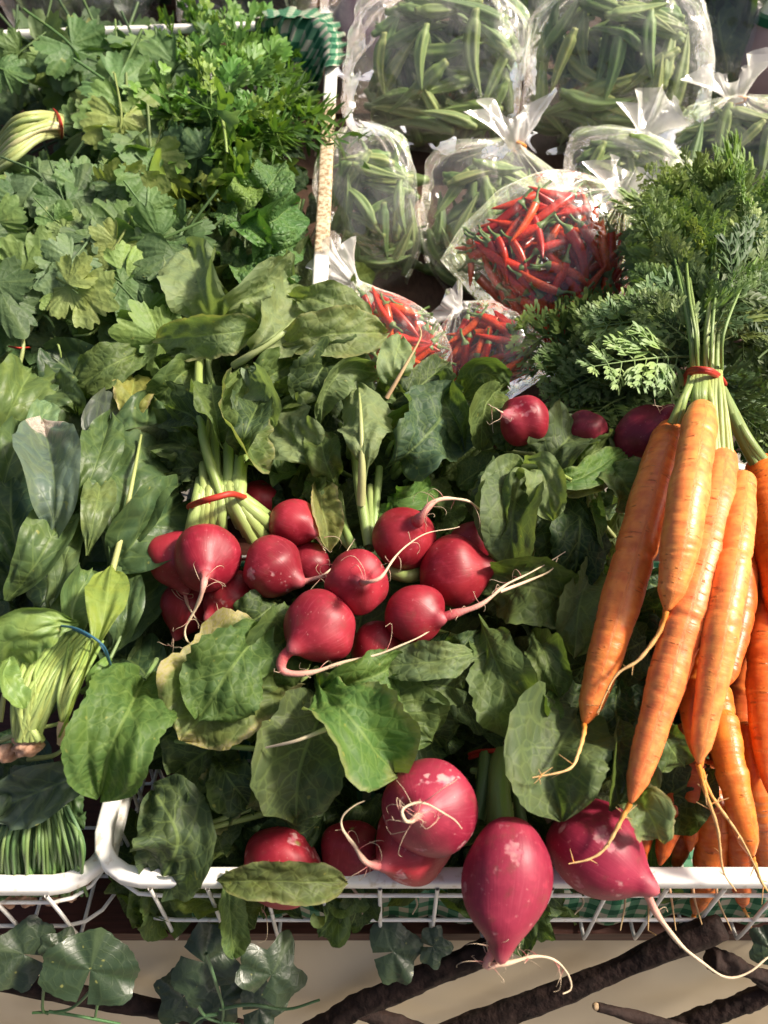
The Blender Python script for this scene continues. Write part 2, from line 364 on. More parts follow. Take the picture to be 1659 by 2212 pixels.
# ------------------------------------------------------------------ leaves
PROF = {
 'radish': [(0, .04), (.08, .10), (.2, .40), (.4, .82), (.62, 1), (.8, .92), (.91, .66), (.97, .35), (1, .03)],
 'round': [(0, .22), (.06, .50), (.2, .85), (.45, 1), (.7, .93), (.86, .68), (.95, .38), (1, .03)],
 'spinach': [(0, .07), (.08, .22), (.25, .68), (.48, 1), (.68, .98), (.84, .76), (.94, .42), (1, .03)],
 'spoon': [(0, .05), (.36, .06), (.46, .24), (.63, .80), (.78, 1), (.91, .78), (.98, .4), (1, .03)],
 'mint': [(0, .06), (.07, .4), (.22, .85), (.42, 1), (.65, .88), (.83, .55), (.94, .24), (1, .02)],
 'long': [(0, .06), (.1, .4), (.3, .8), (.55, 1), (.8, .85), (.93, .5), (1, .03)],
}
SER = {'radish': (.05, 15), 'round': (.035, 18), 'spinach': (.012, 5), 'spoon': (.01, 4), 'mint': (.05, 13), 'long': (.03, 13)}
def leaf_grid(mid, hint, W, style, roll=0., twist=0., cup=.12, wave=.05, puff=.03, under=False, rng=None, nu=34, nv=19, wf=2.2):
    """One leaf blade swept along its midrib: own outline, teeth, cupping, ruffled rim and quilting between the veins."""
    rng = rng or R_
    t = np.linspace(0, 1, nu); u = .72*t + .28*(.5-.5*np.cos(PI*t))
    s0 = np.linspace(0, 1, len(mid)); P = np.stack([np.interp(u, s0, mid[:, k]) for k in range(3)], 1)
    H = np.stack([np.interp(u, s0, hint[:, k]) for k in range(3)], 1)
    T = nrm(np.gradient(P, axis=0)); B = nrm(np.cross(T, H)); N = np.cross(B, T)
    a = (roll + twist*u)[:, None]; B, N = B*np.cos(a)+N*np.sin(a), N*np.cos(a)-B*np.sin(a)
    pr = np.array(PROF[style]); w = np.interp(u, pr[:, 0], pr[:, 1])
    w = np.convolve(np.r_[w[0], w, w[-1]], [.2, .6, .2], 'valid')
    s = np.linspace(-1, 1, nv); v = np.sign(s)*np.abs(s)**1.15
    U, V = np.meshgrid(u, v, indexing='ij'); A = np.abs(V)
    amp, ns = SER[style]; ph = rng.uniform(0, 6); lobe = {'radish': .22, 'round': .06}.get(style, .02)
    tooth = amp*(2*np.abs(((U*ns+ph+(V > 0)*.37) % 1)-.5)-.5)*2 + amp*1.4*np.sin(U*rng.uniform(9, 14)+ph+(V > 0)*2.1) + lobe*np.sin(U*rng.uniform(16, 24)+ph*2+(V > 0)*1.7)*np.clip(1.25-U*1.6, 0, 1) + lobe*.5*np.sin(U*rng.uniform(3, 6)+ph+(V > 0)*rng.uniform(0, 6))
    hw = (W/2*w)[:, None]*(1+tooth*np.sin(PI*np.clip(U, 0, 1))**.5)*(1+.06*np.where(V > 0, 1, -1)*rng.uniform(-1, 1))
    L = np.linalg.norm(np.diff(mid, axis=0), axis=1).sum()
    pu, pv = rng.uniform(0, 7), rng.uniform(0, 7)
    z = cup*W*A**2*w[:, None] + 1.5*wave*W*A**3*(np.sin(2*PI*wf*U+pu+(V > 0)*pv) + .5*np.sin(2*PI*wf*2.3*U+pv+(V > 0)*pu))
    q = U*6 - A*1.7 + .25*wob(U*2, V*2, rng)
    puff = puff*.55
    z = z + puff*W*np.abs(np.sin(PI*q))**.7*np.sin(PI*np.clip(A, 0, 1))**.6*w[:, None]*(1 if not under else -1)
    fold = rng.uniform(-.08, .30); z = z + fold*W*(np.sqrt(A*A+.01)-.1)*w[:, None]
    z = z + .065*W*wob(U*3.2, V*1.6, rng, 6, 3.0) + .020*W*wob(U*8, V*4, rng, 6, 4.0)
    rib = np.exp(-(V*hw/(.0012+.02*W*(1-U)))**2)*(.02*W)*(1-U*.7)
    z = z + (rib if under else -rib*.8)
    G = P[:, None]+B[:, None]*(V*hw)[..., None]+N[:, None]*z[..., None]
    uv = np.stack([U, V*.5+.5], -1); met = np.stack([U*L*100, V*hw*100], -1)
    return G, uv, met
def cam_hint(mid): return nrm(CAM-mid)
def jit(c, a=.18, rng=None):
    rng = rng or R_; k = 1+rng.uniform(-a, a); h = rng.uniform(-a, a)*.6
    return (max(0, c[0]*k*(1+h)), max(0, c[1]*k), max(0, c[2]*k*(1-h)))
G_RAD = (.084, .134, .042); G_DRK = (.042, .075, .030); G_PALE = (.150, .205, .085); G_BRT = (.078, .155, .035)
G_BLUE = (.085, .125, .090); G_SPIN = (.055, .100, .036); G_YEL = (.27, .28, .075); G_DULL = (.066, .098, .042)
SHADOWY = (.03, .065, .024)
def leafp(par, path, wpx, style='radish', col=G_RAD, roll=0., twist=0., cup=.12, wave=.05, puff=.03, under=False, edge=0., mat=None, nu=36, nv=21, wf=2.2, seed=None, fn=at):
    rng = random.Random(seed if seed is not None else R_.random())
    P = np.array([fn(*p) for p in path]); mid = catmull(P, 30)
    W = px2m(wpx, mid.mean(0))
    G, uv, met = leaf_grid(mid, cam_hint(mid), W, style, roll, twist, cup, wave, puff, under, rng, nu, nv, wf)
    o = obj('leaf', Mesh().grid(G, uv=uv, met=met, flip=not under), mat or M_LEAF, par, jit(col, .10, rng))
    if edge: o['edge'] = float(edge)
    return o
def local_leaf(style, W, bend, rng, nu=24, nv=15, mat=None, wave=.06, puff=.035, cup=.15):
    t = np.linspace(0, 1, 20); mid = np.stack([.06*np.sin(t*3+rng.uniform(0, 6))*t, t, bend*t*t*-1+.25*bend*t], 1)
    hint = np.tile(np.array([0, 0, 1.0]), (20, 1))
    G, uv, met = leaf_grid(mid, hint, W, style, 0, rng.uniform(-.5, .5), cup, wave, puff, False, rng, nu, nv)
    return Mesh().grid(G, uv=uv, met=met*.1, flip=True).data('leaf', mat or M_LEAF, True, (0, 0, 0))[0]
def place(me, name, par, p, tipdir, normal, s, col, keep=False):
    if keep: Yk = nrm(tipdir); normal = np.asarray(normal)-Yk*(np.asarray(normal) @ Yk)
    Z = nrm(normal); Y = tipdir-Z*(tipdir @ Z)
    if np.linalg.norm(Y) < 1e-5: Y = UPV-Z*(UPV @ Z)
    Y = nrm(Y); X = np.cross(Y, Z); M = np.stack([X, Y, Z], 1)*s
    return link(name, me, p, par, col, M)
def img_dir(ang): return math.cos(ang)*RIGHT + math.sin(ang)*(UPV*.8+FWD*.25)      # 0 = to the right, pi/2 = up the picture
def scatter(par, meshes, n, box, lr, size, angf, cols, tilt=.5, name='leaf', rng=None, keep=None):
    rng = rng or R_; made = []; x0, y0, x1, y1 = box; tries = 0
    while len(made) < n and tries < n*20:
        tries += 1
        x, y = rng.uniform(x0, x1), rng.uniform(y0, y1)
        if keep and not keep(x, y): continue
        p = at(x, y, rng.uniform(*lr)); a = angf(x, y, rng)
        nn = nrm(CAM-p)*1.0 + np.array([rng.gauss(0, tilt), rng.gauss(0, tilt), rng.gauss(0, tilt*.6)+.25])
        s = px2m(rng.uniform(*size), p); d = img_dir(a) + np.array([0, 0, rng.uniform(-.3, .3)])
        made.append(place(rng.choice(meshes), name, par, p-nrm(d)*s*.5, d, nn, s, jit(rng.choice(cols), .2, rng)))
    return made
RNG = random.Random(3)
RAD_VAR = [local_leaf('radish' if i % 2 else 'round', RNG.uniform(.55, .85), RNG.uniform(.1, .9), RNG, mat=M_LEAF, wave=RNG.uniform(.05, .14)) for i in range(16)]
SPIN_VAR = [local_leaf('spinach', RNG.uniform(.42, .6), RNG.uniform(.05, .4), RNG, mat=M_SPIN, wave=.05, puff=.02) for i in range(7)]
MINT_VAR = [local_leaf('mint', RNG.uniform(.5, .66), RNG.uniform(.1, .5), RNG, mat=M_MINT, wave=.03, puff=.03, cup=.2) for i in range(6)]
def fan_leaf(rng):
    """Coriander: leaflets on short stalks, each a wedge cut into three lobes with blunt frilled teeth."""
    m = Mesh(); na, nr = 61, 9
    def leaflet(ox, oy, ang, sc, dz):
        th = np.linspace(-1.35, 1.35, na); r = np.full(na, .30)
        for c, l, w in ((0, 1.0, .50), (-.86*rng.uniform(.9, 1.1), rng.uniform(.78, .95), .46), (.86*rng.uniform(.9, 1.1), rng.uniform(.78, .95), .46)):
            q = np.clip(1-np.abs((th-c)/w)**3, 0, 1)
            tooth = 1-.13*np.abs(np.sin((th-c)/w*PI*.75+PI/2))**.0*np.clip(np.abs(np.abs((th-c)/w)-.45)*-6+1, 0, 1)
            r = np.maximum(r, l*q**.30*tooth)
        r = r*(1+.09*np.abs(np.sin(th*11+rng.uniform(0, 6)))+.04*np.sin(th*9+rng.uniform(0, 6)))
        ss = np.linspace(0.02, 1, nr); S, TH = np.meshgrid(ss, th, indexing='ij'); Rr = S*r[None]*sc; ph = rng.uniform(0, 6)
        X0 = Rr*np.sin(TH); Y0 = Rr*np.cos(TH)
        z = sc*(.12*S*np.cos(TH*3.7)*S+.12*S*S*np.sin(TH*3+ph)+.03*S**3*np.sin(TH*12+ph)-rng.uniform(.0, .35)*(Rr/sc)**2+.05*wob(X0*3, Y0*3, rng, 5, 3)+.006*np.cos(TH*16)*S)
        ca, sa = math.cos(ang), math.sin(ang); X = X0*ca+Y0*sa+ox; Y = -X0*sa+Y0*ca+oy
        m.grid(np.stack([X, Y, z+dz], -1), uv=np.stack([S, .5+.37*np.clip(TH/1.35, -1, 1)], -1), met=np.stack([X*3, Y*3], -1))
    leaflet(0, .02, rng.uniform(-.2, .2), .60, 0)
    for sg in (-1, 1): leaflet(sg*.02, -.10+rng.uniform(-.05, .03), sg*rng.uniform(1.15, 1.5), rng.uniform(.42, .54), rng.uniform(-.06, .03))
    st = np.array([[0, .04, 0], [0, -.2, -.03], [rng.uniform(-.15, .15), -.75, -.25]]); m.tube(catmull(st, 8), .020, 5)
    return m.data('leaf', M_CIL, True, (0, 0, 0))[0]
CIL_VAR = [fan_leaf(RNG) for _ in range(14)]

def blade(m, p, d, n, L, W, bend=.2):       # one small narrow leaflet: four cross rows, raised midline
    d = nrm(d); n = nrm(n-d*(n @ d)); b = np.cross(d, n)
    rows = []
    for t, w in ((0, .15), (.3, .8), (.6, 1), (.85, .6), (1, .05)):
        c = p+d*L*t-n*L*bend*t*t
        rows.append([c-b*W*w/2+n*W*.12*w, c, c+b*W*w/2+n*W*.12*w])
    m.grid(np.array(rows))
def frond(rng):
    """A feathery carrot leaf: stalk, pinnae, and cut leaflets."""
    m = Mesh(); t = np.linspace(0, 1, 12); bz = rng.uniform(.05, .35); bx = rng.uniform(-.15, .15)
    ax = np.stack([bx*t*t, t, -bz*t*t], 1); m.tube(ax, np.linspace(.013, .004, 12), 5)
    for s in np.linspace(.22, .97, 8):
        p = np.array([np.interp(s, t, ax[:, k]) for k in range(3)])
        ln = .34*(1-s)**.6+.06
        for sg in (-1, 1):
            d = nrm(np.array([sg*rng.uniform(.7, 1.0), rng.uniform(.5, .9), rng.uniform(-.3, .3)]))
            q = np.stack([p+d*ln*k+np.array([0, 0, -.12*ln*k*k]) for k in np.linspace(0, 1, 5)])
            m.tube(q, np.linspace(.007, .003, 5), 4)
            for k in np.linspace(.3, 1, 4):
                pp = p+d*ln*k+np.array([0, 0, -.12*ln*k*k]); l2 = ln*.46*(1.15-k*.5)+.03
                side = nrm(np.cross(d, np.array([0, 0, 1.0])))
                for sg2 in (-1, 1):
                    dd = nrm(d*.8+side*sg2*rng.uniform(.6, 1.0)+np.array([0, 0, rng.uniform(-.3, .3)])); nn = np.array([rng.uniform(-.4, .4), rng.uniform(-.4, .4), 1.0])
                    blade(m, pp, dd, nn, l2, l2*.30)
                    blade(m, pp+dd*l2*.35, nrm(dd+d*.8), nn, l2*.62, l2*.24)
            blade(m, p+d*ln+np.array([0, 0, -.12*ln]), d, np.array([0, 0, 1.0]), .05, .016)
    return m.data('frond', M_HERB, True, (0, 0, 0))[0]
FRONDS = [frond(RNG) for _ in range(7)]
def sprig(rng, n=9, l=(.22, .36), w=.34, lob=True, narrow=False):
    m = Mesh(); t = np.linspace(0, 1, 9); bx, bz = rng.uniform(-.2, .2), rng.uniform(0, .3)
    ax = np.stack([bx*t*t, t*.8, -bz*t*t], 1); m.tube(ax, np.linspace(.016, .007, 9), 5)
    for k in range(n):
        s = .3+.7*k/(n-1); p = np.array([np.interp(s, t, ax[:, c]) for c in range(3)])
        a = rng.uniform(-1.1, 1.1) if s < .95 else 0
        d = np.array([math.sin(a), math.cos(a)*.9, rng.uniform(-.35, .45)]); nn = np.array([rng.uniform(-.5, .5), rng.uniform(-.6, .3), 1.0])
        L = rng.uniform(*l); blade(m, p, d, nn, L, L*w, rng.uniform(-.05, .3))
        if lob:
            for sg in (-1, 1):
                d2 = nrm(nrm(d)+sg*.75*np.cross(nrm(d), nrm(nn))); blade(m, p+nrm(d)*L*.38, d2, nn, L*.55, L*w*.7, .1)
    return m.data('sprig', M_HERB, True, (0, 0, 0))[0]
PARS = [sprig(RNG, 8, (.28, .42), .36) for _ in range(8)]
TARR = [sprig(RNG, 10, (.25, .42), .15, False) for _ in range(6)]
ORE = [sprig(RNG, 8, (.2, .32), .62, False) for _ in range(5)]

def stem(par, path, r0, r1=None, col=(.26, .34, .10), n=8, k=18, fn=at, name='stem', flat=1.0):
    P = catmull([fn(*p) for p in path], k); d = P.mean(0); r1 = r0 if r1 is None else r1
    rr = np.linspace(px2m(r0, d), px2m(r1, d), k)*(1+.07*np.sin(np.linspace(0, R_.uniform(5, 12), k)))
    return obj(name, Mesh().tube(P, rr, n, flat), M_STEM, par, jit(col, .12))
def rubber_band(par, path, w, mat, back=-.03, loops=2):
    P = [np.array(at(*p)) for p in path]; c = np.mean(P, 0)
    vd = nrm(c-CAM); th = np.linalg.norm(P[0]-P[-1])
    bk = [p+vd*th*f for p, f in zip(P[::-1], np.sin(np.linspace(.25, PI-.25, len(P)))*.7)]
    Q = catmull(P+bk+[P[0]], 49)[:-1]; m = Mesh(); w = px2m(w, c); a = nrm(np.cross(P[-1]-P[0], vd))
    for i in range(loops): m.tube(Q+a*w*.9*(i-(loops-1)/2)+a*w*.3*np.sin(np.linspace(0, 2*PI, 48)*(1+i)+i)[:, None], w*.55, 7, closed=True)
    return obj('rubber_band', m, mat, par)

# ------------------------------------------------------------------ radishes
def radish(par, cx, cy, l, rpx, tail=None, asp=1.0, tw=10, col=(.27, .012, .024), scar=.0, crown=None, hairs=5, seed=0, wid=1.0):
    rng = random.Random(seed+int(cx*7+cy)); c = np.array(at(cx, cy, l)); R = px2m(rpx, c)
    if tail: tp = [np.array(at(*q)) for q in tail]; ax = nrm(tp[0]-c)
    else: ax = nrm(np.array([rng.uniform(-.5, .5), -.4, -.8]))
    if crown is not None: ax = nrm(c-np.array(at(*crown)))
    up = nrm(np.cross(ax, np.array([.3, .5, .8]))); sd_ = np.cross(ax, up)
    ph = np.linspace(0.0001, PI-.0001, 44); th = np.linspace(0, 2*PI, 48, endpoint=False)
    PH, TH = np.meshgrid(ph, th, indexing='ij')
    r = 1+.28*np.exp(-(PH/.22)**2)+.10*np.exp(-(PH/.5)**2)-.10*np.exp(-((PI-PH)/.25)**2)
    r = r*(1+.042*wob(np.cos(TH)*np.sin(PH)*1.6, np.cos(PH)*2+np.sin(TH)*np.sin(PH)*2, rng, 6, 2.2)+.004*np.sin(TH*7)*np.sin(PH))
    a = np.cos(PH)*r*asp; b = np.sin(PH)*r*wid
    G = c+R*(a[..., None]*ax+b[..., None]*(np.cos(TH)[..., None]*up+np.sin(TH)[..., None]*sd_))
    o = obj('radish', Mesh().grid(G, wrap=True, flip=True), M_RAD, par, jit(col, .10, rng)); o['scar'] = float(scar)
    if tail:
        st = c+ax*R*asp*1.02
        P = catmull([st]+tp, 44); Lw = px2m(tw, c)
        t = np.linspace(0, 1, 44); rr = Lw*(.16+.84*np.exp(-t*4.2))*(1-.55*t)*(1+.12*np.sin(t*40+rng.uniform(0, 6)))
        P = P + (Lw*.10*np.stack([np.sin(t*23+k*2+rng.uniform(0, 6)) for k in range(3)], 1))*t[:, None]
        m = Mesh().tube(P, rr, 9)
        for _ in range(hairs):
            i = int(rng.triangular(1, 40, 4)); p = P[i]; d = nrm(np.array([rng.gauss(0, 1), rng.gauss(0, 1), rng.gauss(0, 1)]))
            ln = rng.uniform(.006, .022); e = nrm(np.cross(d, np.array([rng.gauss(0, 1), rng.gauss(0, 1), .3]))); g = rng.uniform(.2, .6)
            h = [p, p+d*ln*.35+e*ln*g*.3, p+d*ln*.6+e*ln*g, p+d*ln*.65+e*ln*g*1.5+np.array([0, 0, -.003]), p+d*ln*.45+e*ln*g*1.8+np.array([0, 0, -.004])]
            m.tube(catmull(h, 12), np.linspace(.00026, .0001, 12), 4)
        obj('root', m, M_ROOT, o)
    return o

# ------------------------------------------------------------------ carrots
def carrot(par, path, widths, tail=None, col=(.72, .20, .028), seed=0, name='carrot'):
    rng = random.Random(seed); n = 170
    P3 = [np.array(at(*p)) for p in path]; P = catmull(P3, n)
    W = np.array([px2m(w*.76, p)/2 for w, p in zip(widths, P3)])
    s = np.linspace(0, 1, n); seg = np.r_[0, np.cumsum(np.linalg.norm(np.diff(P3, axis=0), axis=1))]; seg /= seg[-1]
    r = np.interp(s, seg, W); r = np.convolve(np.pad(r, 6, 'edge'), np.ones(13)/13, 'valid')
    L = np.linalg.norm(np.diff(P, axis=0), axis=1).sum()
    top = np.clip(s*L/(W.max()*.75), 0, 1); r = r*np.sqrt(np.clip(1-(1-top)**2.2, 0.0, 1))
    for _ in range(rng.randint(1, 3)):
        s0 = rng.uniform(.2, .85); r = r*(1-rng.uniform(.05, .11)*np.exp(-((s-s0)*L/.0022)**2)+.03*np.exp(-((s-s0-.03)*L/.006)**2))
    end = np.clip((1-s)*L/(W.max()*.9), 0, 1); r = r*np.clip(.12+.88*end**.6, 0, 1)
    T = nrm(np.gradient(P, axis=0)); B = nrm(np.cross(T, np.array([0, 0, 1.0]))); N = np.cross(B, T)
    th = np.linspace(0, 2*PI, 40, endpoint=False); S, TH = np.meshgrid(s, th, indexing='ij')
    bulge = 1+.034*wob(S*16, S*0, rng, 5, 3)+.03*np.sin(TH*2+rng.uniform(0, 6)+S*3)
    gro = np.zeros_like(S)
    for _ in range(int(60*L/.2)):
        s0 = rng.uniform(.02, .95); a0 = rng.uniform(0, 2*PI); ext = rng.uniform(.4, 1.6); dd = np.abs(((TH-a0+PI) % (2*PI))-PI)
        sk = s0+.012*np.sin(TH+a0*3)
        gro -= rng.uniform(.010, .045)*np.exp(-((S-sk)*L/.0011)**2)*np.exp(-(dd/ext)**4)
        gro += rng.uniform(.004, .018)*np.exp(-((S-sk-.010)*L/.0030)**2)*np.exp(-(dd/ext)**4)
    rad = r[:, None]*(bulge+gro)
    G = P[:, None]+rad[..., None]*(np.cos(TH)[..., None]*N[:, None]+np.sin(TH)[..., None]*B[:, None])
    met = np.stack([S*L*100, TH*W.max()*100], -1)
    o = obj(name, Mesh().grid(G, wrap=True, met=met), M_CAR, par, jit(col, .08, rng))
    if tail:
        tp = [P[-1]]+[np.array(at(*q)) for q in tail]; Q = catmull(tp, 36); t = np.linspace(0, 1, 36)
        rr = r[-1]*.9*(1-t)**1.1+.0009*(1-.6*t); m = Mesh().tube(Q, rr*(1+.15*np.sin(t*50)), 8)
        for _ in range(7):
            p = Q[rng.randrange(4, 34)]; d = nrm(np.array([rng.gauss(0, 1), rng.gauss(0, 1), rng.gauss(0, 1)])); ln = rng.uniform(.003, .011)
            m.tube(catmull([p, p+d*ln], 5), np.linspace(.0004, .00015, 5), 4)
        obj('root', m, M_CROOT, o)
    return o

# ================================================================== THE STALL
fl = obj('floor', Mesh().box((0, 0, -.92), (8, 8, .04)), M_FLOOR); tag(fl, None, None, None, 'structure')
bw = obj('back_wall', Mesh().box((0, 1.46, .05), (3.4, .03, 1.5)), M_DARK, smooth=False); tag(bw, None, None, None, 'structure')
# front shelf: the board the baskets stand on
sh = thing('wooden_shelf', 'dark red brown shelf board under the white wire baskets', 'shelf', (0, .2, -.1))
obj('board', Mesh().box((0, .228, -.106), (1.9, .44, .012)), M_WOOD, sh, smooth=False)
# rear stand: sloping boards under herbs and bags
rs = thing('sloping_stand', 'brown sloping wooden stand beneath the herbs and plastic bags', 'stand', (0, .75, .1))
for i in range(7):
    y = .46+i*.125; obj('plank', Mesh().box((0, y, SLOPE*y-.105), (1.9, .118, .016), rx=math.atan(SLOPE)), M_RWOOD, rs, smooth=False)
# cream panel on the stall's front
pc = PN_P - np.array([0, 0, 0]); axd = np.array([0, -PN_N[2], PN_N[1]])
axd = nrm(np.cross(PN_N, np.array([1.0, 0, 0]))); axd = axd if axd[2] < 0 else -axd
pv = obj('cream_panel', Mesh().grid(np.array([[PN_P+np.array([x, 0, 0])+axd*t-PN_N*o for o in (0, .015)] for t in (0,) for x in (-.9, .9)]).reshape(2, 2, 3))
         .grid(np.array([[PN_P+np.array([x, 0, 0])+axd*t + PN_N*.004*math.sin(t*30+x*4) for t in np.linspace(0, .6, 24)] for x in np.linspace(-.9, .9, 24)])), M_CREAM)
tag(pv, 'cream painted front panel of the stall behind branches and ivy', 'panel')

# ------------------------------------------------------------------ wire baskets
def rrect(x0, x1, y0, y1, r, z):
    pts = []
    for (cx, cy, a0) in ((x1-r, y0+r, -PI/2), (x1-r, y1-r, 0), (x0+r, y1-r, PI/2), (x0+r, y0+r, PI)):
        for k in range(9): a = a0+k*PI/16; pts.append([cx+r*math.cos(a), cy+r*math.sin(a), z])
    return np.array(pts)
def resample_closed(P, n):
    Q = np.vstack([P, P[:1]]); L = np.r_[0, np.cumsum(np.linalg.norm(np.diff(Q, axis=0), axis=1))]
    s = np.linspace(0, L[-1], n, endpoint=False); return np.stack([np.interp(s, L, Q[:, k]) for k in range(3)], 1)
def rim_mesh(P, w, h, closed=True):
    T = nrm(np.roll(P, -1, 0)-np.roll(P, 1, 0)) if closed else nrm(np.gradient(P, axis=0))
    up = np.array([0, 0, 1.0]); B = nrm(np.cross(T, up)); N = np.cross(B, T)
    th = np.linspace(0, 2*PI, 20, endpoint=False); e = .45
    cs = np.sign(np.cos(th))*np.abs(np.cos(th))**e*w/2; sn = np.sign(np.sin(th))*np.abs(np.sin(th))**e*h/2
    G = P[:, None]+cs[None, :, None]*B[:, None]+sn[None, :, None]*N[:, None]
    if closed: G = np.concatenate([G, G[:1]], 0)
    return Mesh().grid(G, wrap=True)
def wire_basket(label, x0, x1, y0, y1, z, depth_, wx):
    b = thing('wire_basket', label, 'basket', ((x0+x1)/2, (y0+y1)/2, z-depth_), 'white wire baskets on the stall')
    obj('rim', rim_mesh(resample_closed(rrect(x0, x1, y0, y1, .030, z-.0045), 160), .0108, .009), M_WHITE, b)
    r = .0013
    for dz in (.021, .060):
        P = resample_closed(rrect(x0+.004+dz*.05, x1-.004-dz*.05, y0-.004+dz*.02, y1-.004-dz*.05, .028, z-dz), 120)
        obj('wire', Mesh().tube(P, r, 7, closed=True), M_WHITE, b)
    def up(px_, py_, ix, iy):                # an upright that bends under the floor
        q = [[px_, py_, z-.006], [px_+ix*.002, py_+iy*.002, z-.04], [px_+ix*.004, py_+iy*.004, z-depth_+.006], [px_+ix*.010, py_+iy*.010, z-depth_+.002], [px_+ix*.06, py_+iy*.06, z-depth_+.002]]
        obj('wire', Mesh().tube(catmull(q, 16), r, 7), M_WHITE, b)
    for x in wx: up(x, y0-.0058, 0, 1)
    for y in np.arange(y0+.04, y1-.03, .036):
        up(x0+.0015, y, 1, 0); up(x1-.0015, y, -1, 0)
    return b
XL = (190-CX)/F*depth((0, 0, 0))
wire_basket('white wire basket of radishes and carrots with wide front rim', XL, .36, .0045, .40, 0.0, .098, [XL+.036+.0345*i for i in range(14)])
wire_basket('smaller visible white wire basket holding spinach at the stall corner', -.56, XL+.002, 0.0055, .40, -.0125, .085, [XL-.03-.0345*i for i in range(9)])
# rear herb basket on the slope
hb = thing('wire_basket', 'rear white wire basket holding coriander, with scuffed peeling side rim', 'basket', at(350, 350, -.08), 'white wire baskets on the stall')
RP = np.array([at(x, y, .030 if y < 641 else -.01) for x, y in ((684, 740), (690, 640), (698, 480), (707, 300), (716, 130), (712, 84), (690, 62), (640, 55), (400, 62), (200, 69), (-200, 84))])
RIMR = catmull(RP, 120); obj('rim', rim_mesh(RIMR, .0135, .009, closed=False), M_RUST, hb)
for (x, dx) in ((75, 25), (150, 26), (225, 28), (338, 24), (440, 18), (540, 10)):
    obj('wire', Mesh().tube(catmull([at(x, 80-x*.02, .010), at(x+dx, 190-x*.02, -.02), at(x+dx*1.4, 260, -.05)], 10), .0013, 7), M_WHITE, hb)
obj('wire', Mesh().tube(catmull([at(-50, 200, -.020), at(250, 186, -.020), at(640, 172, -.020)], 20), .0014, 7), M_WHITE, hb)
for y in range(200, 640, 60): obj('wire', Mesh().tube(catmull([at(712-y*.035, y, .008), at(705-y*.04, y+40, -.04), at(690-y*.04, y+75, -.075)], 10), .0012, 7), M_WHITE, hb)

# gingham cloths
def cloth_front():
    nx, ns = 160, 16; xs = np.linspace(XL+.03, .34, nx); prof = [(.020, -.040), (.015, -.066), (.013, -.090), (.03, -.0945), (.12, -.094), (.36, -.094)]
    pr = catmull([(0, a, b) for a, b in prof], ns); P = np.zeros((nx, ns, 3)); met = np.zeros((nx, ns, 2)); Ls = np.r_[0, np.cumsum(np.linalg.norm(np.diff(pr, axis=0), axis=1))]
    for i, x in enumerate(xs):
        w = .0022*math.sin(x*70)+.0016*math.sin(x*190+1)
        P[i] = pr+np.array([x, 0, 0]); P[i, :6, 1] += w; P[i, 0, 2] += .006*math.sin(x*40)+.003*math.sin(x*140); met[i, :, 0] = x*100; met[i, :, 1] = Ls*100
    o = obj('checked_cloth', Mesh().grid(P, met=met), M_CLOTH); tag(o, 'green checked cloth lining the radish basket behind the front wires', 'cloth', 'green gingham liners')
cloth_front()
def cloth_rear():
    rim = catmull([at(560, 46, .040), at(620, 44, .042), at(680, 48, .042), at(712, 72, .042), at(717, 110, .040), at(716, 150, .038)], 60)
    inner = catmull([at(545, 140, -.01), at(570, 160, -.015), at(600, 185, -.015), at(640, 200, -.01), at(660, 210, -.01), at(668, 225, -.01)], 60)
    outer = catmull([at(562, 20, -.02), at(640, 18, -.02), at(712, 30, -.015), at(742, 80, -.005), at(745, 112, .0), at(738, 142, .004)], 60)
    inner2 = inner*.45+rim*.55+np.array([0, 0, .004]); rows = []
    for i in range(60):
        c = catmull([inner[i], inner2[i]+np.array([0, -.004, .0]), rim[i]+np.array([-.006, -.003, .003]), rim[i]+np.array([.006, .002, .003]), outer[i]], 22)
        c = c+np.outer(np.r_[np.linspace(1, .1, 12), np.linspace(.1, .8, 10)], np.array([.004, .003, .002])*math.sin(i*.85)+np.array([.002, -.002, 0])*math.sin(i*1.9+1)); rows.append(c)
    P = np.array(rows); a = np.linspace(0, 16, 60)[:, None]*np.ones((1, 22)); b = np.linspace(0, 11, 22)[None]*np.ones((60, 1))
    o = obj('checked_cloth', Mesh().grid(P, met=np.stack([a, b], -1)), M_CLOTH); tag(o, 'green checked cloth draped over the rear herb basket corner', 'cloth', 'green gingham liners')
cloth_rear()

# ================================================================== RADISH BUNCHES
down = lambda x, y, r: r.uniform(-PI, 0); anyd = lambda x, y, r: r.uniform(0, 2*PI); updn = lambda x, y, r: PI/2+r.gauss(0, .9)
G_STK = (.34, .42, .13)
# bunch A: by the spinach, tied with a bright red band
A = thing('radish_bunch', 'radish bunch beside the spinach, its pale stalks tied by a bright red band', 'radish bunch', at(500, 1150, 0), 'bunches of radishes')
radish(A, 380, 1205, .028, 60, [(398, 1268, .02), (405, 1305, .015), (428, 1345, .012), (450, 1388, .01)], tw=9, seed=1)
radish(A, 449, 1206, .046, 72, [(440, 1262, .072), (428, 1305, .062), (402, 1352, .05), (405, 1385, .045), (430, 1392, .04), (470, 1365, .035)], tw=15, col=(.32, .013, .028), hairs=9, seed=2, asp=.93)
radish(A, 588, 1223, .042, 66, [(648, 1257, .045), (672, 1252, .045), (702, 1240, .045), (740, 1205, .04), (765, 1165, .035)], tw=11, scar=.8, seed=3, asp=.92)
radish(A, 633, 1130, .030, 55, [(676, 1150, .035), (692, 1172, .03), (704, 1195, .02)], tw=12, seed=4)
radish(A, 505, 1298, .012, 62, [(455, 1330, .02), (500, 1340, .025), (545, 1300, .03), (570, 1262, .03)], tw=5, scar=.7, seed=5)
radish(A, 402, 1310, -.005, 55, [(385, 1365, -.01), (372, 1395, -.01), (410, 1400, 0)], tw=9, seed=6)
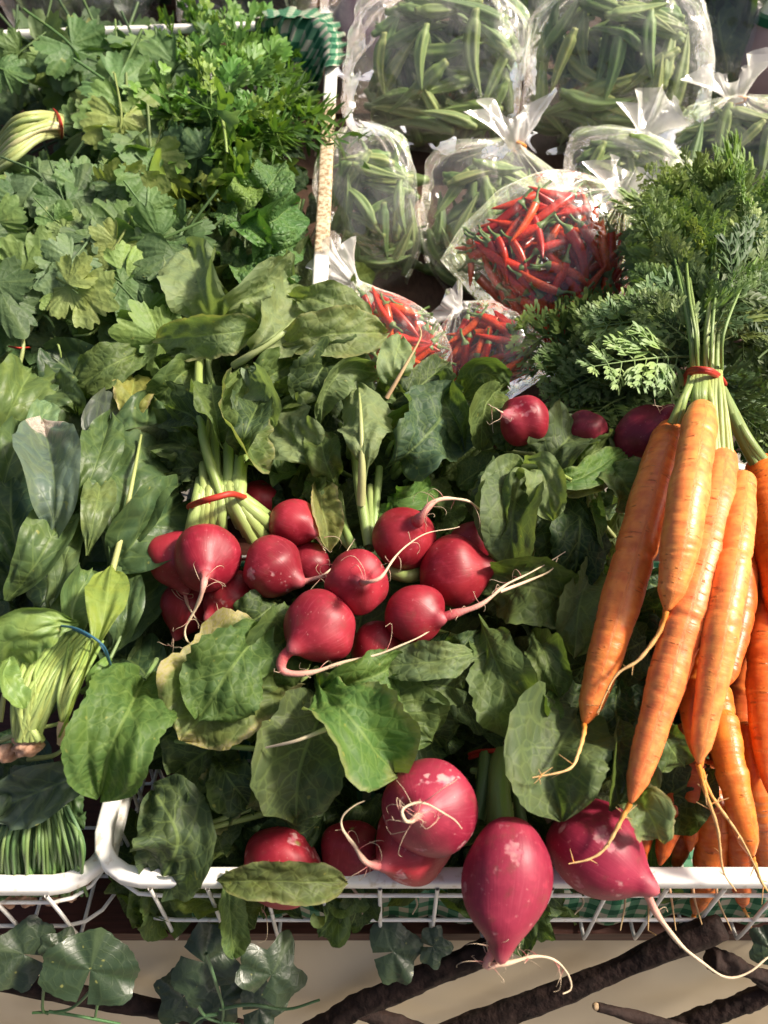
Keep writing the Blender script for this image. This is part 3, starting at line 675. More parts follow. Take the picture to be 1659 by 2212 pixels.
radish(A, 668, 1215, .010, 45, [(700, 1240, .01), (720, 1250, .01)], tw=6, seed=7)
radish(A, 560, 1085, -.01, 50, seed=8)
for a_, b_, c_, w in (((440, 880), (440, 1085), (430, 1160), 10), ((462, 870), (468, 1080), (465, 1150), 10), ((492, 870), (495, 1072), (535, 1155), 11), ((522, 880), (512, 1070), (560, 1130), 10), ((448, 1000), (432, 1085), (424, 1160), 11), ((462, 990), (450, 1082), (440, 1155), 11), ((470, 985), (462, 1080), (455, 1150), 10), ((478, 985), (478, 1078), (478, 1150), 12),
                      ((486, 985), (490, 1075), (520, 1135), 12), ((490, 990), (500, 1072), (548, 1168), 13), ((500, 990), (508, 1072), (570, 1160), 12), ((508, 985), (516, 1068), (580, 1120), 14),
                      ((520, 985), (520, 1080), (590, 1140), 13), ((440, 1000), (424, 1090), (408, 1170), 12), ((505, 960), (512, 1065), (555, 1110), 10)):
    stem(A, [(*a_, .012), (a_[0]*.4+b_[0]*.6, a_[1]*.4+b_[1]*.6, .046), (*b_, .046), ((b_[0]*.45+c_[0]*.55), (b_[1]*.45+c_[1]*.55), .040), (*c_, .026)], w, w*1.15, G_STK)
for p, w in (([(438, 715, .020), (430, 775, .040), (430, 850, .064), (440, 950, .062), (478, 1075, .048)], 9), ([(440, 900, .03), (455, 980, .035), (490, 1075, .040)], 10), ([(500, 930, .025), (497, 1000, .035), (505, 1070, .040)], 10),
             ([(535, 960, .015), (525, 1010, .025), (512, 1070, .034)], 9), ([(415, 930, .02), (435, 1000, .03), (452, 1080, .038)], 8), ([(530, 790, .03), (525, 900, .02), (518, 1060, .032)], 9)):
    stem(A, p, w, w*1.1, (.25, .35, .10))
rubber_band(A, [(410, 1094, .046), (440, 1086, .066), (470, 1078, .070), (500, 1070, .066), (530, 1074, .046)], 13, M_BAND, loops=1)
leafp(A, [(552, 708, .055), (470, 722, .07), (338, 732, .05)], 100, 'round', G_PALE, roll=.35, edge=.3, wave=.04, puff=.015, cup=.1)
leafp(A, [(330, 750, .03), (250, 785, .05), (155, 845, .03)], 95, 'radish', G_RAD, roll=-.3, puff=.06)
leafp(A, [(292, 808, .025), (285, 860, .04), (288, 905, .03)], 88, 'round', G_YEL, edge=.7, cup=-.1)
leafp(A, [(425, 790, .03), (385, 815, .045), (335, 870, .03)], 90, 'radish', G_RAD, roll=.3)
leafp(A, [(425, 770, .04), (395, 775, .045), (345, 800, .03)], 70, 'radish', G_DRK)
leafp(A, [(520, 790, .04), (500, 870, .06), (520, 960, .055), (565, 1022, .03)], 130, 'radish', G_RAD, roll=.45, twist=.5, edge=.3, cup=.2)
leafp(A, [(540, 800, .045), (572, 850, .060), (590, 925, .04)], 85, 'long', (.13, .20, .12), under=True, roll=-.5)
leafp(A, [(478, 965, .060), (470, 900, .080), (455, 830, .062)], 105, 'radish', G_RAD, roll=-.3, wave=.1)
leafp(A, [(515, 985, .055), (535, 930, .075), (560, 870, .055)], 95, 'radish', G_DRK, roll=.3, wave=.1)
leafp(A, [(435, 990, .032), (395, 960, .05), (345, 935, .03)], 105, 'radish', G_RAD, puff=.07, wave=.12, wf=3.5)
leafp(A, [(450, 1030, .03), (410, 1010, .045), (365, 1015, .03)], 80, 'radish', G_DULL, wave=.15, wf=3.5)
leafp(A, [(440, 1040, .03), (410, 1040, .04), (370, 1048, .02)], 50, 'radish', G_DULL, wave=.15)
leafp(A, [(450, 950, .055), (415, 900, .070), (370, 880, .045)], 100, 'radish', G_DRK, wave=.1)
leafp(A, [(712, 1015, .02), (650, 960, .04), (585, 890, .02)], 150, 'radish', G_PALE, under=True, puff=.03)
leafp(A, [(462, 700, .035), (425, 615, .075), (405, 530, .055)], 135, 'round', G_PALE, under=True, roll=.3, wave=.05)
leafp(A, [(470, 680, .04), (540, 640, .06), (625, 600, .03)], 130, 'radish', G_PALE, under=True, roll=-.25, puff=.05)
leafp(A, [(525, 772, .045), (590, 728, .06), (690, 640, .035)], 165, 'radish', G_PALE, under=True, puff=.035, roll=.15)
leafp(A, [(600, 745, .05), (700, 722, .065), (838, 718, .045)], 112, 'long', G_PALE, under=False, roll=.2, edge=.2)
leafp(A, [(625, 640, .045), (700, 655, .06), (800, 700, .04)], 95, 'radish', G_PALE, roll=.5)
leafp(A, [(510, 740, .04), (560, 690, .05), (560, 640, .03)], 110, 'radish', G_RAD, roll=-.2)
stem(A, [(505, 790, .04), (545, 765, .055), (600, 728, .062), (640, 690, .06)], 9, 5, (.36, .42, .16))
leafp(A, [(380, 690, .03), (430, 660, .045), (490, 650, .03)], 90, 'radish', G_DULL)
leafp(A, [(520, 850, .025), (570, 820, .04), (640, 780, .03)], 110, 'radish', G_RAD, puff=.05)
leafp(A, [(640, 800, .03), (690, 770, .045), (760, 750, .03)], 100, 'radish', G_DRK, puff=.06)
leafp(A, [(600, 860, .02), (640, 840, .04), (690, 800, .03)], 90, 'radish', G_RAD, puff=.06)
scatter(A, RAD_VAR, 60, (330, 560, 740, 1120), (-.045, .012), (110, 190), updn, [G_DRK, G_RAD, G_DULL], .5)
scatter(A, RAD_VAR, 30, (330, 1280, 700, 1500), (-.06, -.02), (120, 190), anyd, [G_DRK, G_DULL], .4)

# bunch B: middle of the basket, seven clustered roots
Bn = thing('radish_bunch', 'middle radish bunch, a cluster of seven roots with long curling white tails', 'radish bunch', at(850, 1250, 0), 'bunches of radishes')
radish(Bn, 1015, 1172, .022, 46, [(1060, 1150, .025), (1075, 1146, .02)], asp=1.15, seed=11)
radish(Bn, 874, 1166, .045, 69, [(912, 1112, .078), (935, 1086, .082), (975, 1076, .08), (1020, 1088, .075), (1062, 1118, .06), (1092, 1142, .055)], tw=16, seed=12, asp=.93, hairs=10)
radish(Bn, 980, 1236, .038, 78, [(1052, 1224, .045), (1070, 1230, .045), (1110, 1238, .05)], tw=12, seed=13, asp=.95)
radish(Bn, 771, 1257, .060, 69, [(792, 1258, .098), (822, 1248, .102), (850, 1208, .095), (895, 1165, .09), (940, 1148, .085), (992, 1138, .08)], tw=11, seed=14, hairs=9, asp=.92)
radish(Bn, 815, 1395, .030, 55, [(800, 1448, .03), (790, 1462, .03)], tw=8, seed=15, scar=.5)
radish(Bn, 895, 1327, .052, 65, [(948, 1336, .062), (985, 1325, .065), (1040, 1305, .068), (1095, 1262, .068), (1150, 1235, .062), (1222, 1192, .055)], tw=14, seed=16, hairs=12, asp=.95)
stem(Bn, [(1080, 1278, .066), (1140, 1255, .062), (1190, 1232, .058), (1205, 1205, .06)], 4, 1.5, (.62, .5, .34), name='root')
radish(Bn, 690, 1354, .056, 78, [(640, 1395, .066), (612, 1420, .062), (612, 1450, .058), (660, 1455, .058), (740, 1432, .06), (850, 1402, .062), (948, 1352, .06)], tw=17, seed=17, hairs=9, asp=.95)
for p, w in (([(768, 960, .03), (778, 1060, .035), (797, 1180, .03)], 11), ([(800, 1050, .02), (800, 1120, .028), (806, 1185, .025)], 8), ([(730, 1050, .01), (740, 1120, .02), (765, 1190, .03)], 8),
             ([(690, 1090, .01), (730, 1150, .02), (765, 1195, .02)], 8), ([(820, 1010, .02), (812, 1100, .025), (800, 1190, .02)], 8), ([(720, 940, .01), (722, 1020, .015), (740, 1130, .015)], 7), ([(840, 1232, .03), (875, 1245, .035), (905, 1238, .03)], 14)):
    stem(Bn, p, w, w*1.1, (.27, .36, .11))
leafp(Bn, [(790, 1035, .046), (785, 940, .078), (775, 830, .055)], 115, 'radish', G_PALE, under=True, cup=-.25, roll=.1)
stem(Bn, [(780, 1090, .04), (782, 1000, .066), (779, 900, .079), (776, 850, .070)], 10, 2, (.36, .42, .17))
leafp(Bn, [(690, 920, .035), (705, 850, .06), (750, 800, .065), (815, 800, .045)], 72, 'long', G_RAD, roll=-.5, puff=.06, under=True)
leafp(Bn, [(722, 1040, .03), (700, 990, .048), (690, 925, .035)], 80, 'round', G_RAD, roll=.2)
leafp(Bn, [(835, 1010, .035), (900, 965, .06), (985, 860, .045)], 185, 'radish', (.055, .10, .055), puff=.05, roll=-.15, seed=5)
leafp(Bn, [(830, 880, .04), (890, 840, .06), (968, 785, .04)], 82, 'long', G_DRK, roll=.4, edge=.1)
leafp(Bn, [(858, 838, .05), (850, 790, .07), (868, 728, .055)], 80, 'round', G_PALE, under=True, cup=-.2)
leafp(Bn, [(1005, 975, .035), (975, 890, .055), (930, 825, .04)], 105, 'radish', G_RAD, roll=.3, puff=.05)
leafp(Bn, [(1000, 850, .04), (1040, 805, .06), (1095, 830, .04)], 85, 'round', G_RAD, puff=.05, roll=-.3)
leafp(Bn, [(1085, 830, .045), (1050, 880, .06), (1040, 975, .035)], 85, 'radish', G_RAD, puff=.05, roll=.4)
leafp(Bn, [(830, 945, .035), (860, 915, .05), (895, 905, .035)], 70, 'radish', G_RAD)
leafp(Bn, [(690, 1035, .02), (700, 1110, .032), (712, 1190, .018)], 70, 'long', (.16, .19, .07), edge=.5, roll=.4)
leafp(Bn, [(660, 1040, .02), (690, 1060, .03), (720, 1050, .02)], 60, 'round', G_RAD)
leafp(Bn, [(840, 1070, .02), (880, 1075, .035), (930, 1050, .02)], 70, 'radish', G_BRT)
leafp(Bn, [(800, 1090, .015), (840, 1110, .03), (890, 1110, .015)], 60, 'radish', G_BRT)
leafp(Bn, [(1095, 1000, .035), (1075, 1060, .05), (1045, 1130, .03)], 105, 'radish', G_DRK, puff=.07, wave=.1)
leafp(Bn, [(880, 870, .04), (845, 850, .055), (815, 835, .04)], 60, 'radish', G_RAD)
leafp(Bn, [(740, 760, .035), (700, 790, .05), (650, 880, .03)], 110, 'radish', G_DRK, puff=.07)
leafp(Bn, [(790, 760, .03), (750, 770, .045), (700, 810, .03)], 90, 'radish', G_DULL, puff=.06)
stem(Bn, [(835, 860, .055), (870, 800, .07), (908, 730, .08), (905, 705, .085)], 5, 1.5, (.55, .42, .22), name='root')
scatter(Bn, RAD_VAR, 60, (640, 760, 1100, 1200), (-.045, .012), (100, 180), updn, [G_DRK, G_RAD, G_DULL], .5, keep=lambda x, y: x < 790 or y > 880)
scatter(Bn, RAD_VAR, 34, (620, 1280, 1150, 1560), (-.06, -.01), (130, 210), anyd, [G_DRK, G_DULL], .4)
# the leaves of this bunch that spill forward
for spec in (([(590, 1340, .045), (510, 1430, .066), (430, 1550, .052)], 190, 'radish', (.06, .12, .035), dict(puff=.06, wave=.06, roll=.1, cup=-.1)),
             ([(610, 1390, .020), (490, 1490, .042), (395, 1600, .036)], 258, 'round', (.12, .155, .05), dict(edge=.75, wave=.06, roll=-.1)),
             ([(640, 1355, .025), (600, 1400, .042), (555, 1470, .03)], 150, 'round', G_RAD, dict(roll=.2)),
             ([(600, 1300, .02), (555, 1335, .036), (510, 1360, .02)], 105, 'round', G_DRK, {}),
             ([(640, 1450, .02), (590, 1520, .036), (550, 1600, .02)], 165, 'radish', G_RAD, dict(puff=.05)),
             ([(1050, 1408, .045), (950, 1425, .062), (825, 1440, .045)], 92, 'radish', G_PALE, dict(roll=-.3, puff=.05)),
             ([(680, 1500, .035), (770, 1475, .055), (860, 1430, .04)], 120, 'radish', G_BRT, dict(roll=-.35)),
             ([(682, 1478, .042), (760, 1560, .075), (860, 1672, .055)], 185, 'radish', G_BRT, dict(roll=.55, twist=-.3, edge=.25, seed=9)),
             ([(700, 1530, .03), (650, 1650, .05), (640, 1770, .03)], 195, 'round', G_DULL, dict(roll=-.1, seed=4)),
             ([(800, 1480, .03), (870, 1530, .046), (930, 1600, .03)], 130, 'radish', G_RAD, dict(roll=.2)),
             ([(1040, 1335, .035), (1080, 1450, .06), (1145, 1590, .035)], 140, 'radish', G_RAD, dict(roll=-.2, puff=.06)),
             ([(1150, 1360, .04), (1180, 1420, .06), (1205, 1510, .045)], 85, 'radish', G_RAD, dict(roll=.5, twist=-.9)),
             ([(1205, 1480, .035), (1190, 1540, .05), (1175, 1610, .03)], 50, 'long', G_BRT, dict(roll=.7)),
             ([(880, 1500, .03), (935, 1480, .045), (1000, 1490, .03)], 90, 'radish', G_DULL, {}),
             ([(820, 1590, .02), (900, 1560, .03), (960, 1620, .01)], 130, 'radish', G_DRK, {}),
             ([(540, 1570, .0), (460, 1615, .016), (370, 1675, .004)], 165, 'radish', G_DULL, dict(seed=12)),
             ([(1215, 1290, .03), (1140, 1268, .05), (1050, 1280, .03)], 140, 'round', G_RAD, dict(puff=.045, roll=.1)),
             ([(960, 1400, .03), (1000, 1395, .05), (1060, 1380, .03)], 60, 'long', G_DRK, {})):
    leafp(Bn, spec[0], spec[1], spec[2], spec[3], **spec[4])
stem(Bn, [(575, 1615, .07), (640, 1600, .082), (705, 1575, .080)], 2, 5, (.55, .45, .28), name='root')

scatter(Bn, RAD_VAR, 14, (690, 960, 860, 1110), (-.06, -.02), (130, 190), updn, [G_DRK, G_DULL], .3)
# bunch D: rear right under the carrot tops
Dn = thing('radish_bunch', 'dark radish bunch behind the carrots with drooping leaves and upturned root', 'radish bunch', at(1220, 950, 0), 'bunches of radishes')
radish(Dn, 1134, 908, .064, 54, [(1092, 896, .078), (1075, 885, .082), (1052, 872, .082)], tw=8, seed=21, asp=.95, scar=.5)
radish(Dn, 1268, 932, .046, 44, seed=22, col=(.22, .012, .03))
radish(Dn, 1390, 945, .052, 60, crown=(1330, 1010, .02), asp=1.25, seed=23, col=(.20, .012, .035), tail=[(1425, 890, .08), (1432, 880, .085), (1410, 875, .09)], tw=4)
radish(Dn, 1075, 915, .0, 45, seed=24, col=(.14, .012, .02))
for spec in (([(1135, 1000, .05), (1105, 1110, .07), (1105, 1240, .045)], 125, 'long', (.095, .135, .06), dict(roll=-.2, puff=.02, seed=3)),
             ([(1125, 1005, .055), (1170, 1020, .08), (1195, 1125, .065)], 90, 'radish', G_PALE, dict(roll=.6, twist=-.7)),
             ([(1140, 1010, .05), (1090, 1030, .07), (1060, 1190, .05)], 80, 'radish', G_PALE, dict(roll=-.4)),
             ([(1180, 1010, .045), (1215, 960, .06), (1260, 915, .045)], 125, 'round', G_DULL, dict(roll=.2)),
             ([(1100, 975, .045), (1140, 940, .058), (1180, 915, .045)], 75, 'radish', G_DULL, {}),
             ([(1130, 1010, .055), (1240, 1035, .075), (1355, 970, .05)], 62, 'radish', G_BRT, dict(roll=.3, edge=.1)),
             ([(1300, 1000, .05), (1340, 1030, .068), (1380, 1100, .05)], 110, 'radish', G_RAD, dict(roll=.5, edge=.2)),
             ([(1330, 1000, .04), (1345, 960, .05), (1335, 930, .04)], 60, 'round', G_DULL, {}),
             ([(1320, 1040, .05), (1270, 1050, .06), (1222, 1068, .05)], 40, 'long', (.22, .2, .12), dict(edge=.8)),
             ([(1240, 1010, .04), (1280, 980, .055), (1330, 960, .04)], 80, 'radish', G_RAD, dict(roll=-.3)),
             ([(1240, 1060, .03), (1250, 1150, .05), (1240, 1280, .03)], 120, 'radish', SHADOWY, dict(roll=.3)),
             ([(1280, 1080, .035), (1290, 1130, .055), (1310, 1210, .035)], 40, 'long', G_BRT, dict(roll=.7, twist=.6)),
             ([(1300, 1190, .025), (1255, 1300, .045), (1240, 1420, .025)], 100, 'radish', G_RAD, dict(roll=.35, twist=-.4, under=True)),
             ([(1200, 1060, .03), (1210, 1140, .045), (1190, 1230, .03)], 110, 'radish', G_DRK, {}),
             ([(1070, 960, .04), (1085, 930, .05), (1095, 975, .04)], 60, 'round', G_RAD, {})):
    leafp(Dn, spec[0], spec[1], spec[2], spec[3], **spec[4])
stem(Dn, [(1130, 1008, .066), (1180, 1010, .078), (1235, 1038, .080)], 7, 4, (.27, .36, .10))
scatter(Dn, RAD_VAR, 46, (1050, 930, 1400, 1480), (-.06, .0), (120, 200), down, [G_DRK, SHADOWY, G_DULL], .5)

leafp(Dn, [(1280, 1470, .01), (1245, 1530, .025), (1215, 1600, .01)], 120, 'radish', G_DRK)
# bunch C: big roots hanging over the front rim
Cn = thing('radish_bunch', 'front radish bunch with large roots spilling over the white rim', 'radish bunch', at(1050, 1800, -.02), 'bunches of radishes')
MAG = (.30, .018, .046)
radish(Cn, 610, 1872, -.012, 86, [(560, 1950, -.04), (540, 1975, -.045)], tw=8, col=(.30, .014, .028), scar=1.0, seed=31)
radish(Cn, 762, 1838, -.012, 68, seed=32, col=(.25, .012, .025))
radish(Cn, 895, 1812, .012, 88, [(822, 1868, .030), (790, 1862, .034), (765, 1825, .040), (740, 1790, .042), (745, 1755, .045), (788, 1730, .05)], tw=17, col=(.36, .022, .034), scar=1.0, seed=33, hairs=8)
radish(Cn, 930, 1742, .045, 100, [(884, 1776, .100), (872, 1765, .106), (872, 1745, .106), (905, 1735, .104), (955, 1752, .10), (998, 1790, .088)], tw=15, col=MAG, scar=1.0, seed=34, hairs=16, asp=.94)
radish(Cn, 1284, 1832, .024, 100, [(1362, 1886, .030), (1395, 1925, .028), (1425, 1985, .015), (1490, 2058, .005), (1560, 2108, .0), (1615, 2100, .0), (1672, 2062, .0)], tw=21, col=(.30, .015, .045), scar=.7, seed=35, asp=1.12, wid=.95, hairs=9)
radish(Cn, 1093, 1893, .042, 106, [(1078, 2022, .040), (1062, 2060, .034), (1050, 2088, .028), (1085, 2082, .03), (1180, 2066, .028), (1222, 2100, .022), (1236, 2132, .018), (1215, 2146, .02)], tw=20, col=MAG, scar=.6, seed=36, asp=1.14, wid=.88, hairs=26, crown=(1100, 1780, .045))
stem(Cn, [(1088, 1630, .015), (1078, 1700, .03), (1082, 1790, .03)], 25, 28, (.17, .24, .07))
stem(Cn, [(1050, 1630, .01), (1045, 1700, .02), (1030, 1770, .02)], 15, 18, (.10, .16, .05))
stem(Cn, [(1100, 1600, .01), (1145, 1680, .02), (1200, 1770, .02)], 17, 20, (.11, .085, .045))
stem(Cn, [(1110, 1640, .0), (1115, 1700, .01), (1130, 1790, .01)], 12, 13, (.09, .13, .05))
rubber_band(Cn, [(1015, 1634, -.005), (1040, 1626, .006), (1075, 1622, .018), (1105, 1632, .0)], 7, M_BAND, loops=2)
for spec in (([(1250, 1540, .035), (1200, 1640, .060), (1215, 1775, .055)], 215, 'round', (.10, .145, .06), dict(roll=.05, puff=.018, seed=6)),
             ([(1335, 1550, .04), (1335, 1640, .06), (1318, 1752, .05)], 75, 'long', G_DULL, dict(roll=.8, twist=-.4, cup=.5)),
             ([(1365, 1715, .05), (1400, 1755, .064), (1425, 1815, .05)], 100, 'round', G_PALE, dict(roll=.2, edge=.4)),
             ([(1385, 1640, .045), (1390, 1690, .055), (1375, 1740, .045)], 80, 'radish', G_BLUE, {}),
             ([(1430, 1550, .03), (1440, 1600, .045), (1478, 1655, .03)], 90, 'radish', G_RAD, {}),
             ([(1340, 1460, .025), (1330, 1530, .04), (1345, 1620, .025)], 120, 'radish', SHADOWY, {}),
             ([(345, 1915, -.012), (385, 1810, .022), (335, 1705, .010)], 175, 'round', G_DULL, dict(roll=.1, seed=8)),
             ([(335, 1870, -.015), (345, 1940, -.05), (360, 2010, -.080)], 115, 'radish', G_RAD, dict(roll=.3)),
             ([(300, 1880, -.02), (300, 1950, -.05), (310, 2005, -.08)], 55, 'long', G_RAD, {}),
             ([(468, 1902, .018), (600, 1905, .030), (750, 1905, .016)], 92, 'long', (.10, .14, .05), dict(roll=-.25, edge=.2, wave=.03, seed=15)),
             ([(488, 1880, .004), (495, 1960, -.012), (505, 2070, -.035)], 66, 'long', G_RAD, dict(roll=.3)),
             ([(470, 1640, .01), (500, 1690, .025), (540, 1740, .01)], 110, 'radish', G_DRK, {}),
             ([(560, 1640, .0), (600, 1690, .02), (600, 1760, .005)], 130, 'radish', G_DULL, {}),
             ([(420, 1760, -.01), (470, 1720, .01), (500, 1680, .0)], 120, 'radish', G_DRK, dict(edge=.4)),
             ([(1130, 1900, -.02), (1135, 1980, -.045), (1128, 2070, -.05)], 60, 'long', G_DRK, {}),
             ([(700, 1760, -.01), (650, 1800, .0), (560, 1800, -.01)], 80, 'radish', G_DRK, {}),
             ([(700, 1940, -.03), (720, 1980, -.04), (690, 2020, -.05)], 90, 'radish', G_RAD, {})):
    leafp(Cn, spec[0], spec[1], spec[2], spec[3], **spec[4])
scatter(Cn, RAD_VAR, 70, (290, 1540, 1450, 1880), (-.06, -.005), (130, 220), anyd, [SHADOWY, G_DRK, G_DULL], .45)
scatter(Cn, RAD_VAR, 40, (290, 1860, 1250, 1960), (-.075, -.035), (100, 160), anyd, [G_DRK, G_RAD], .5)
for i in range(5):
    x = 740+i*120; stem(Cn, [(x, 1890, -.03), (x+40, 1945, -.04), (x+R_.uniform(20, 90), 1975, -.045)], 5, 1.5, (.5, .38, .24), name='root')

for par, cx, cy, box, n in ((A, 480, 1000, (360, 640, 720, 960), 14), (Bn, 790, 1080, (640, 760, 1080, 1020), 16), (Dn, 1240, 1000, (1080, 960, 1380, 1260), 14), (Cn, 900, 1650, (350, 1540, 1350, 1820), 14), (Bn, 760, 1330, (420, 1320, 1180, 1560), 12)):
    for _ in range(n):
        x, y = R_.uniform(box[0], box[2]), R_.uniform(box[1], box[3]); l = R_.uniform(-.012, .022); fx, fy = x+(cx-x)*R_.uniform(.35, .6), y+(cy-y)*R_.uniform(.35, .6)
        stem(par, [(x, y, l), ((x+fx)/2+R_.uniform(-15, 15), (y+fy)/2, l+.012), (fx, fy, l-.01)], R_.uniform(4, 6), R_.uniform(6, 9), R_.choice([(.22, .30, .09), (.28, .36, .13)]), k=10)
# one loose big leaf lying on the basket corner
H1 = thing('radish_leaf', 'large bright green loose leaf lying over the basket corner beside the spinach roots', 'leaf', at(230, 1600, .02))
leafp(H1, [(318, 1455, .035), (280, 1530, .062), (240, 1620, .070), (215, 1724, .045)], 196, 'round', (.075, .140, .034), roll=-.05, puff=.022, cup=.04, wave=.015, seed=25, nu=56, nv=33)
stem(H1, [(338, 1425, .02), (330, 1440, .033), (312, 1468, .042)], 6, 4, (.22, .32, .10))

# ================================================================== CARROTS
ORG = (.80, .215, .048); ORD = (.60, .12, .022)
K = thing('carrot_bunch', 'sunlit carrot bunch with five long roots, feathery tops and a red band', 'carrot bunch', at(1480, 1200, .03), 'bunches of carrots')
carrot(K, [(1458, 905, .060), (1425, 1010, .080), (1382, 1160, .088), (1335, 1320, .080), (1298, 1450, .070), (1262, 1565, .060)], [88, 108, 120, 112, 92, 50], [(1262, 1580, .066), (1250, 1625, .076), (1228, 1662, .082), (1150, 1680, .082)], ORG, 1)
carrot(K, [(1518, 878, .098), (1500, 990, .118), (1480, 1110, .122), (1462, 1220, .115), (1440, 1320, .105)], [82, 108, 116, 106, 56], [(1425, 1365, .10), (1380, 1425, .095), (1330, 1460, .09), (1290, 1540, .08)], (.85, .27, .07), 2)
carrot(K, [(1560, 975, .078), (1545, 1080, .095), (1505, 1250, .100), (1455, 1420, .092), (1405, 1590, .080), (1362, 1735, .068)], [84, 122, 134, 118, 92, 50], [(1352, 1752, .066), (1310, 1828, .060), (1275, 1855, .058), (1228, 1866, .056)], (.80, .22, .065), 3)
carrot(K, [(1605, 1030, .085), (1592, 1150, .105), (1566, 1310, .108), (1545, 1440, .10), (1525, 1550, .09), (1508, 1650, .08)], [72, 96, 104, 96, 76, 42], [(1525, 1715, .07), (1550, 1790, .05), (1562, 1880, .03), (1590, 1925, .02)], (.85, .275, .07), 4)
carrot(K, [(1590, 1250, .055), (1545, 1400, .070), (1500, 1530, .075), (1515, 1660, .07)], [70, 90, 84, 30], [(1535, 1715, .065), (1600, 1810, .045), (1640, 1890, .03)], (.72, .2, .03), 5)
carrot(K, [(1600, 1100, .04), (1600, 1300, .055), (1570, 1480, .06)], [70, 90, 50], None, ORD, 6)
for bx, tx, w in ((1490, 1455, 7), (1498, 1465, 8), (1505, 1500, 10), (1512, 1512, 11), (1520, 1522, 13), (1528, 1530, 10), (1538, 1545, 9), (1545, 1552, 8), (1552, 1560, 8), (1556, 1572, 7), (1496, 1448, 7), (1550, 1580, 7)):
    ty = 915 if tx < 1490 else (885 if tx < 1535 else 985)
    stem(K, [(bx, 790, .085), (bx, 820, .095), ((bx+tx)/2+R_.uniform(-6, 6), 860, .098), (tx, ty, .088)], w*.75, w, (.30, .38, .11))
rubber_band(K, [(1478, 822, .07), (1492, 804, .095), (1520, 800, .108), (1545, 808, .10), (1562, 835, .07)], 11, M_BAND, loops=2)
for i in range(24):
    tx = R_.uniform(1425, 1650); ty = R_.uniform(360, 560); bx = 1497+(tx-1425)*.26+R_.uniform(-5, 5); l2 = R_.uniform(.085, .115)
    stem(K, [(bx, 800, .09), (bx+(tx-bx)*R_.uniform(.02, .12), 720, l2), (bx+(tx-bx)*R_.uniform(.3, .6), 610, l2), (tx, ty, R_.uniform(.07, .11))], R_.uniform(3, 6), 2, R_.choice([(.20, .30, .08), (.26, .35, .11), (.15, .25, .06)]))
def frond_at(par, x0, y0, l0, x1, y1, l1, col, tilt=.4, rng=R_, names='frond', meshes=FRONDS):
    a, b = np.array(at(x0, y0, l0)), np.array(at(x1, y1, l1)); nn = nrm(CAM-a)+np.array([rng.gauss(0, tilt), rng.gauss(0, tilt), rng.gauss(0, tilt)])
    return place(rng.choice(meshes), names, par, a, b-a, nn, float(np.linalg.norm(b-a)), jit(col, .2, rng), True)
FR = (.14, .225, .08); FRD = (.06, .11, .042); FRP = (.19, .28, .12)
def lim(x, y): return max(x, 1420 if y < 470 else 1375 if y < 560 else (1335 if y < 640 else 1230))
for i in range(44):
    x0 = R_.uniform(1440, 1640); y0 = R_.uniform(480, 720); a = R_.uniform(.3, PI-.3); L = R_.uniform(170, 280); y1 = max(395, y0-L*math.sin(a))
    frond_at(K, x0, y0, R_.uniform(.03, .09), lim(x0+L*math.cos(a)*1.1, y1), y1, R_.uniform(.03, .12), R_.choice([FR, FR, FRP]))
for i in range(26):
    x0 = R_.uniform(1440, 1640); y0 = R_.uniform(640, 820); L = R_.uniform(120, 210); a = R_.choice([R_.uniform(2.4, 3.8), R_.uniform(-.8, .8)]); y1 = max(620, y0-L*math.sin(a))
    frond_at(K, x0, y0, R_.uniform(.01, .06), lim(x0+L*math.cos(a), y1), y1, R_.uniform(.0, .06), R_.choice([FR, FRD, FRD]))
for i in range(26):
    x0 = R_.uniform(1410, 1659); y0 = R_.uniform(420, 620); L = R_.uniform(110, 190); a = R_.uniform(.2, 2.9); y1 = max(400, y0-L*math.sin(a))
    frond_at(K, x0, y0, R_.uniform(.05, .10), lim(x0+L*math.cos(a), y1), y1, R_.uniform(.06, .13), R_.choice([FR, FRP, FRP]))
for i in range(26):
    x0 = R_.uniform(1485, 1570); y0 = R_.uniform(640, 770); a = R_.choice([R_.uniform(.3, 1.3), R_.uniform(1.9, 3.3)]); L = R_.uniform(100, 180); y1 = max(520, y0-L*math.sin(a))
    frond_at(K, x0, y0, R_.uniform(.075, .11), lim(x0+L*math.cos(a)*1.2, y1), y1, R_.uniform(.07, .12), R_.choice([FR, FRD, FR, FRP]))
K2 = thing('carrot_bunch', 'carrot bunch cut off by the photo edge, one thick crown with green stalks', 'carrot bunch', at(1650, 1300, .0), 'bunches of carrots')
carrot(K2, [(1648, 1000, .05), (1665, 1090, .065), (1690, 1250, .06), (1700, 1420, .05)], [110, 130, 120, 60], None, (.70, .17, .024), 7)
carrot(K2, [(1650, 1230, .03), (1655, 1400, .045), (1655, 1560, .045), (1665, 1720, .04)], [96, 108, 96, 40], None, (.60, .12, .02), 8)
carrot(K2, [(1620, 1180, .02), (1640, 1350, .03), (1635, 1500, .03)], [60, 70, 30], None, ORD, 9)
for i in range(6): stem(K2, [(1560+i*3, 840+i*6, .075), (1590+i*4, 920+i*4, .075), (1635+i*5, 1010, .062)], 10, 13, (.20, .29, .08))
for i in range(34):
    x0 = R_.uniform(1330, 1500); y0 = R_.uniform(740, 870); L = R_.uniform(120, 220); a = PI+R_.gauss(0, .8)
    frond_at(K2, x0, y0, R_.uniform(-.05, .03), x0+L*math.cos(a), min(900, max(700, y0-L*math.sin(a))), R_.uniform(-.02, .05), R_.choice([FRD, FRD, FR]))
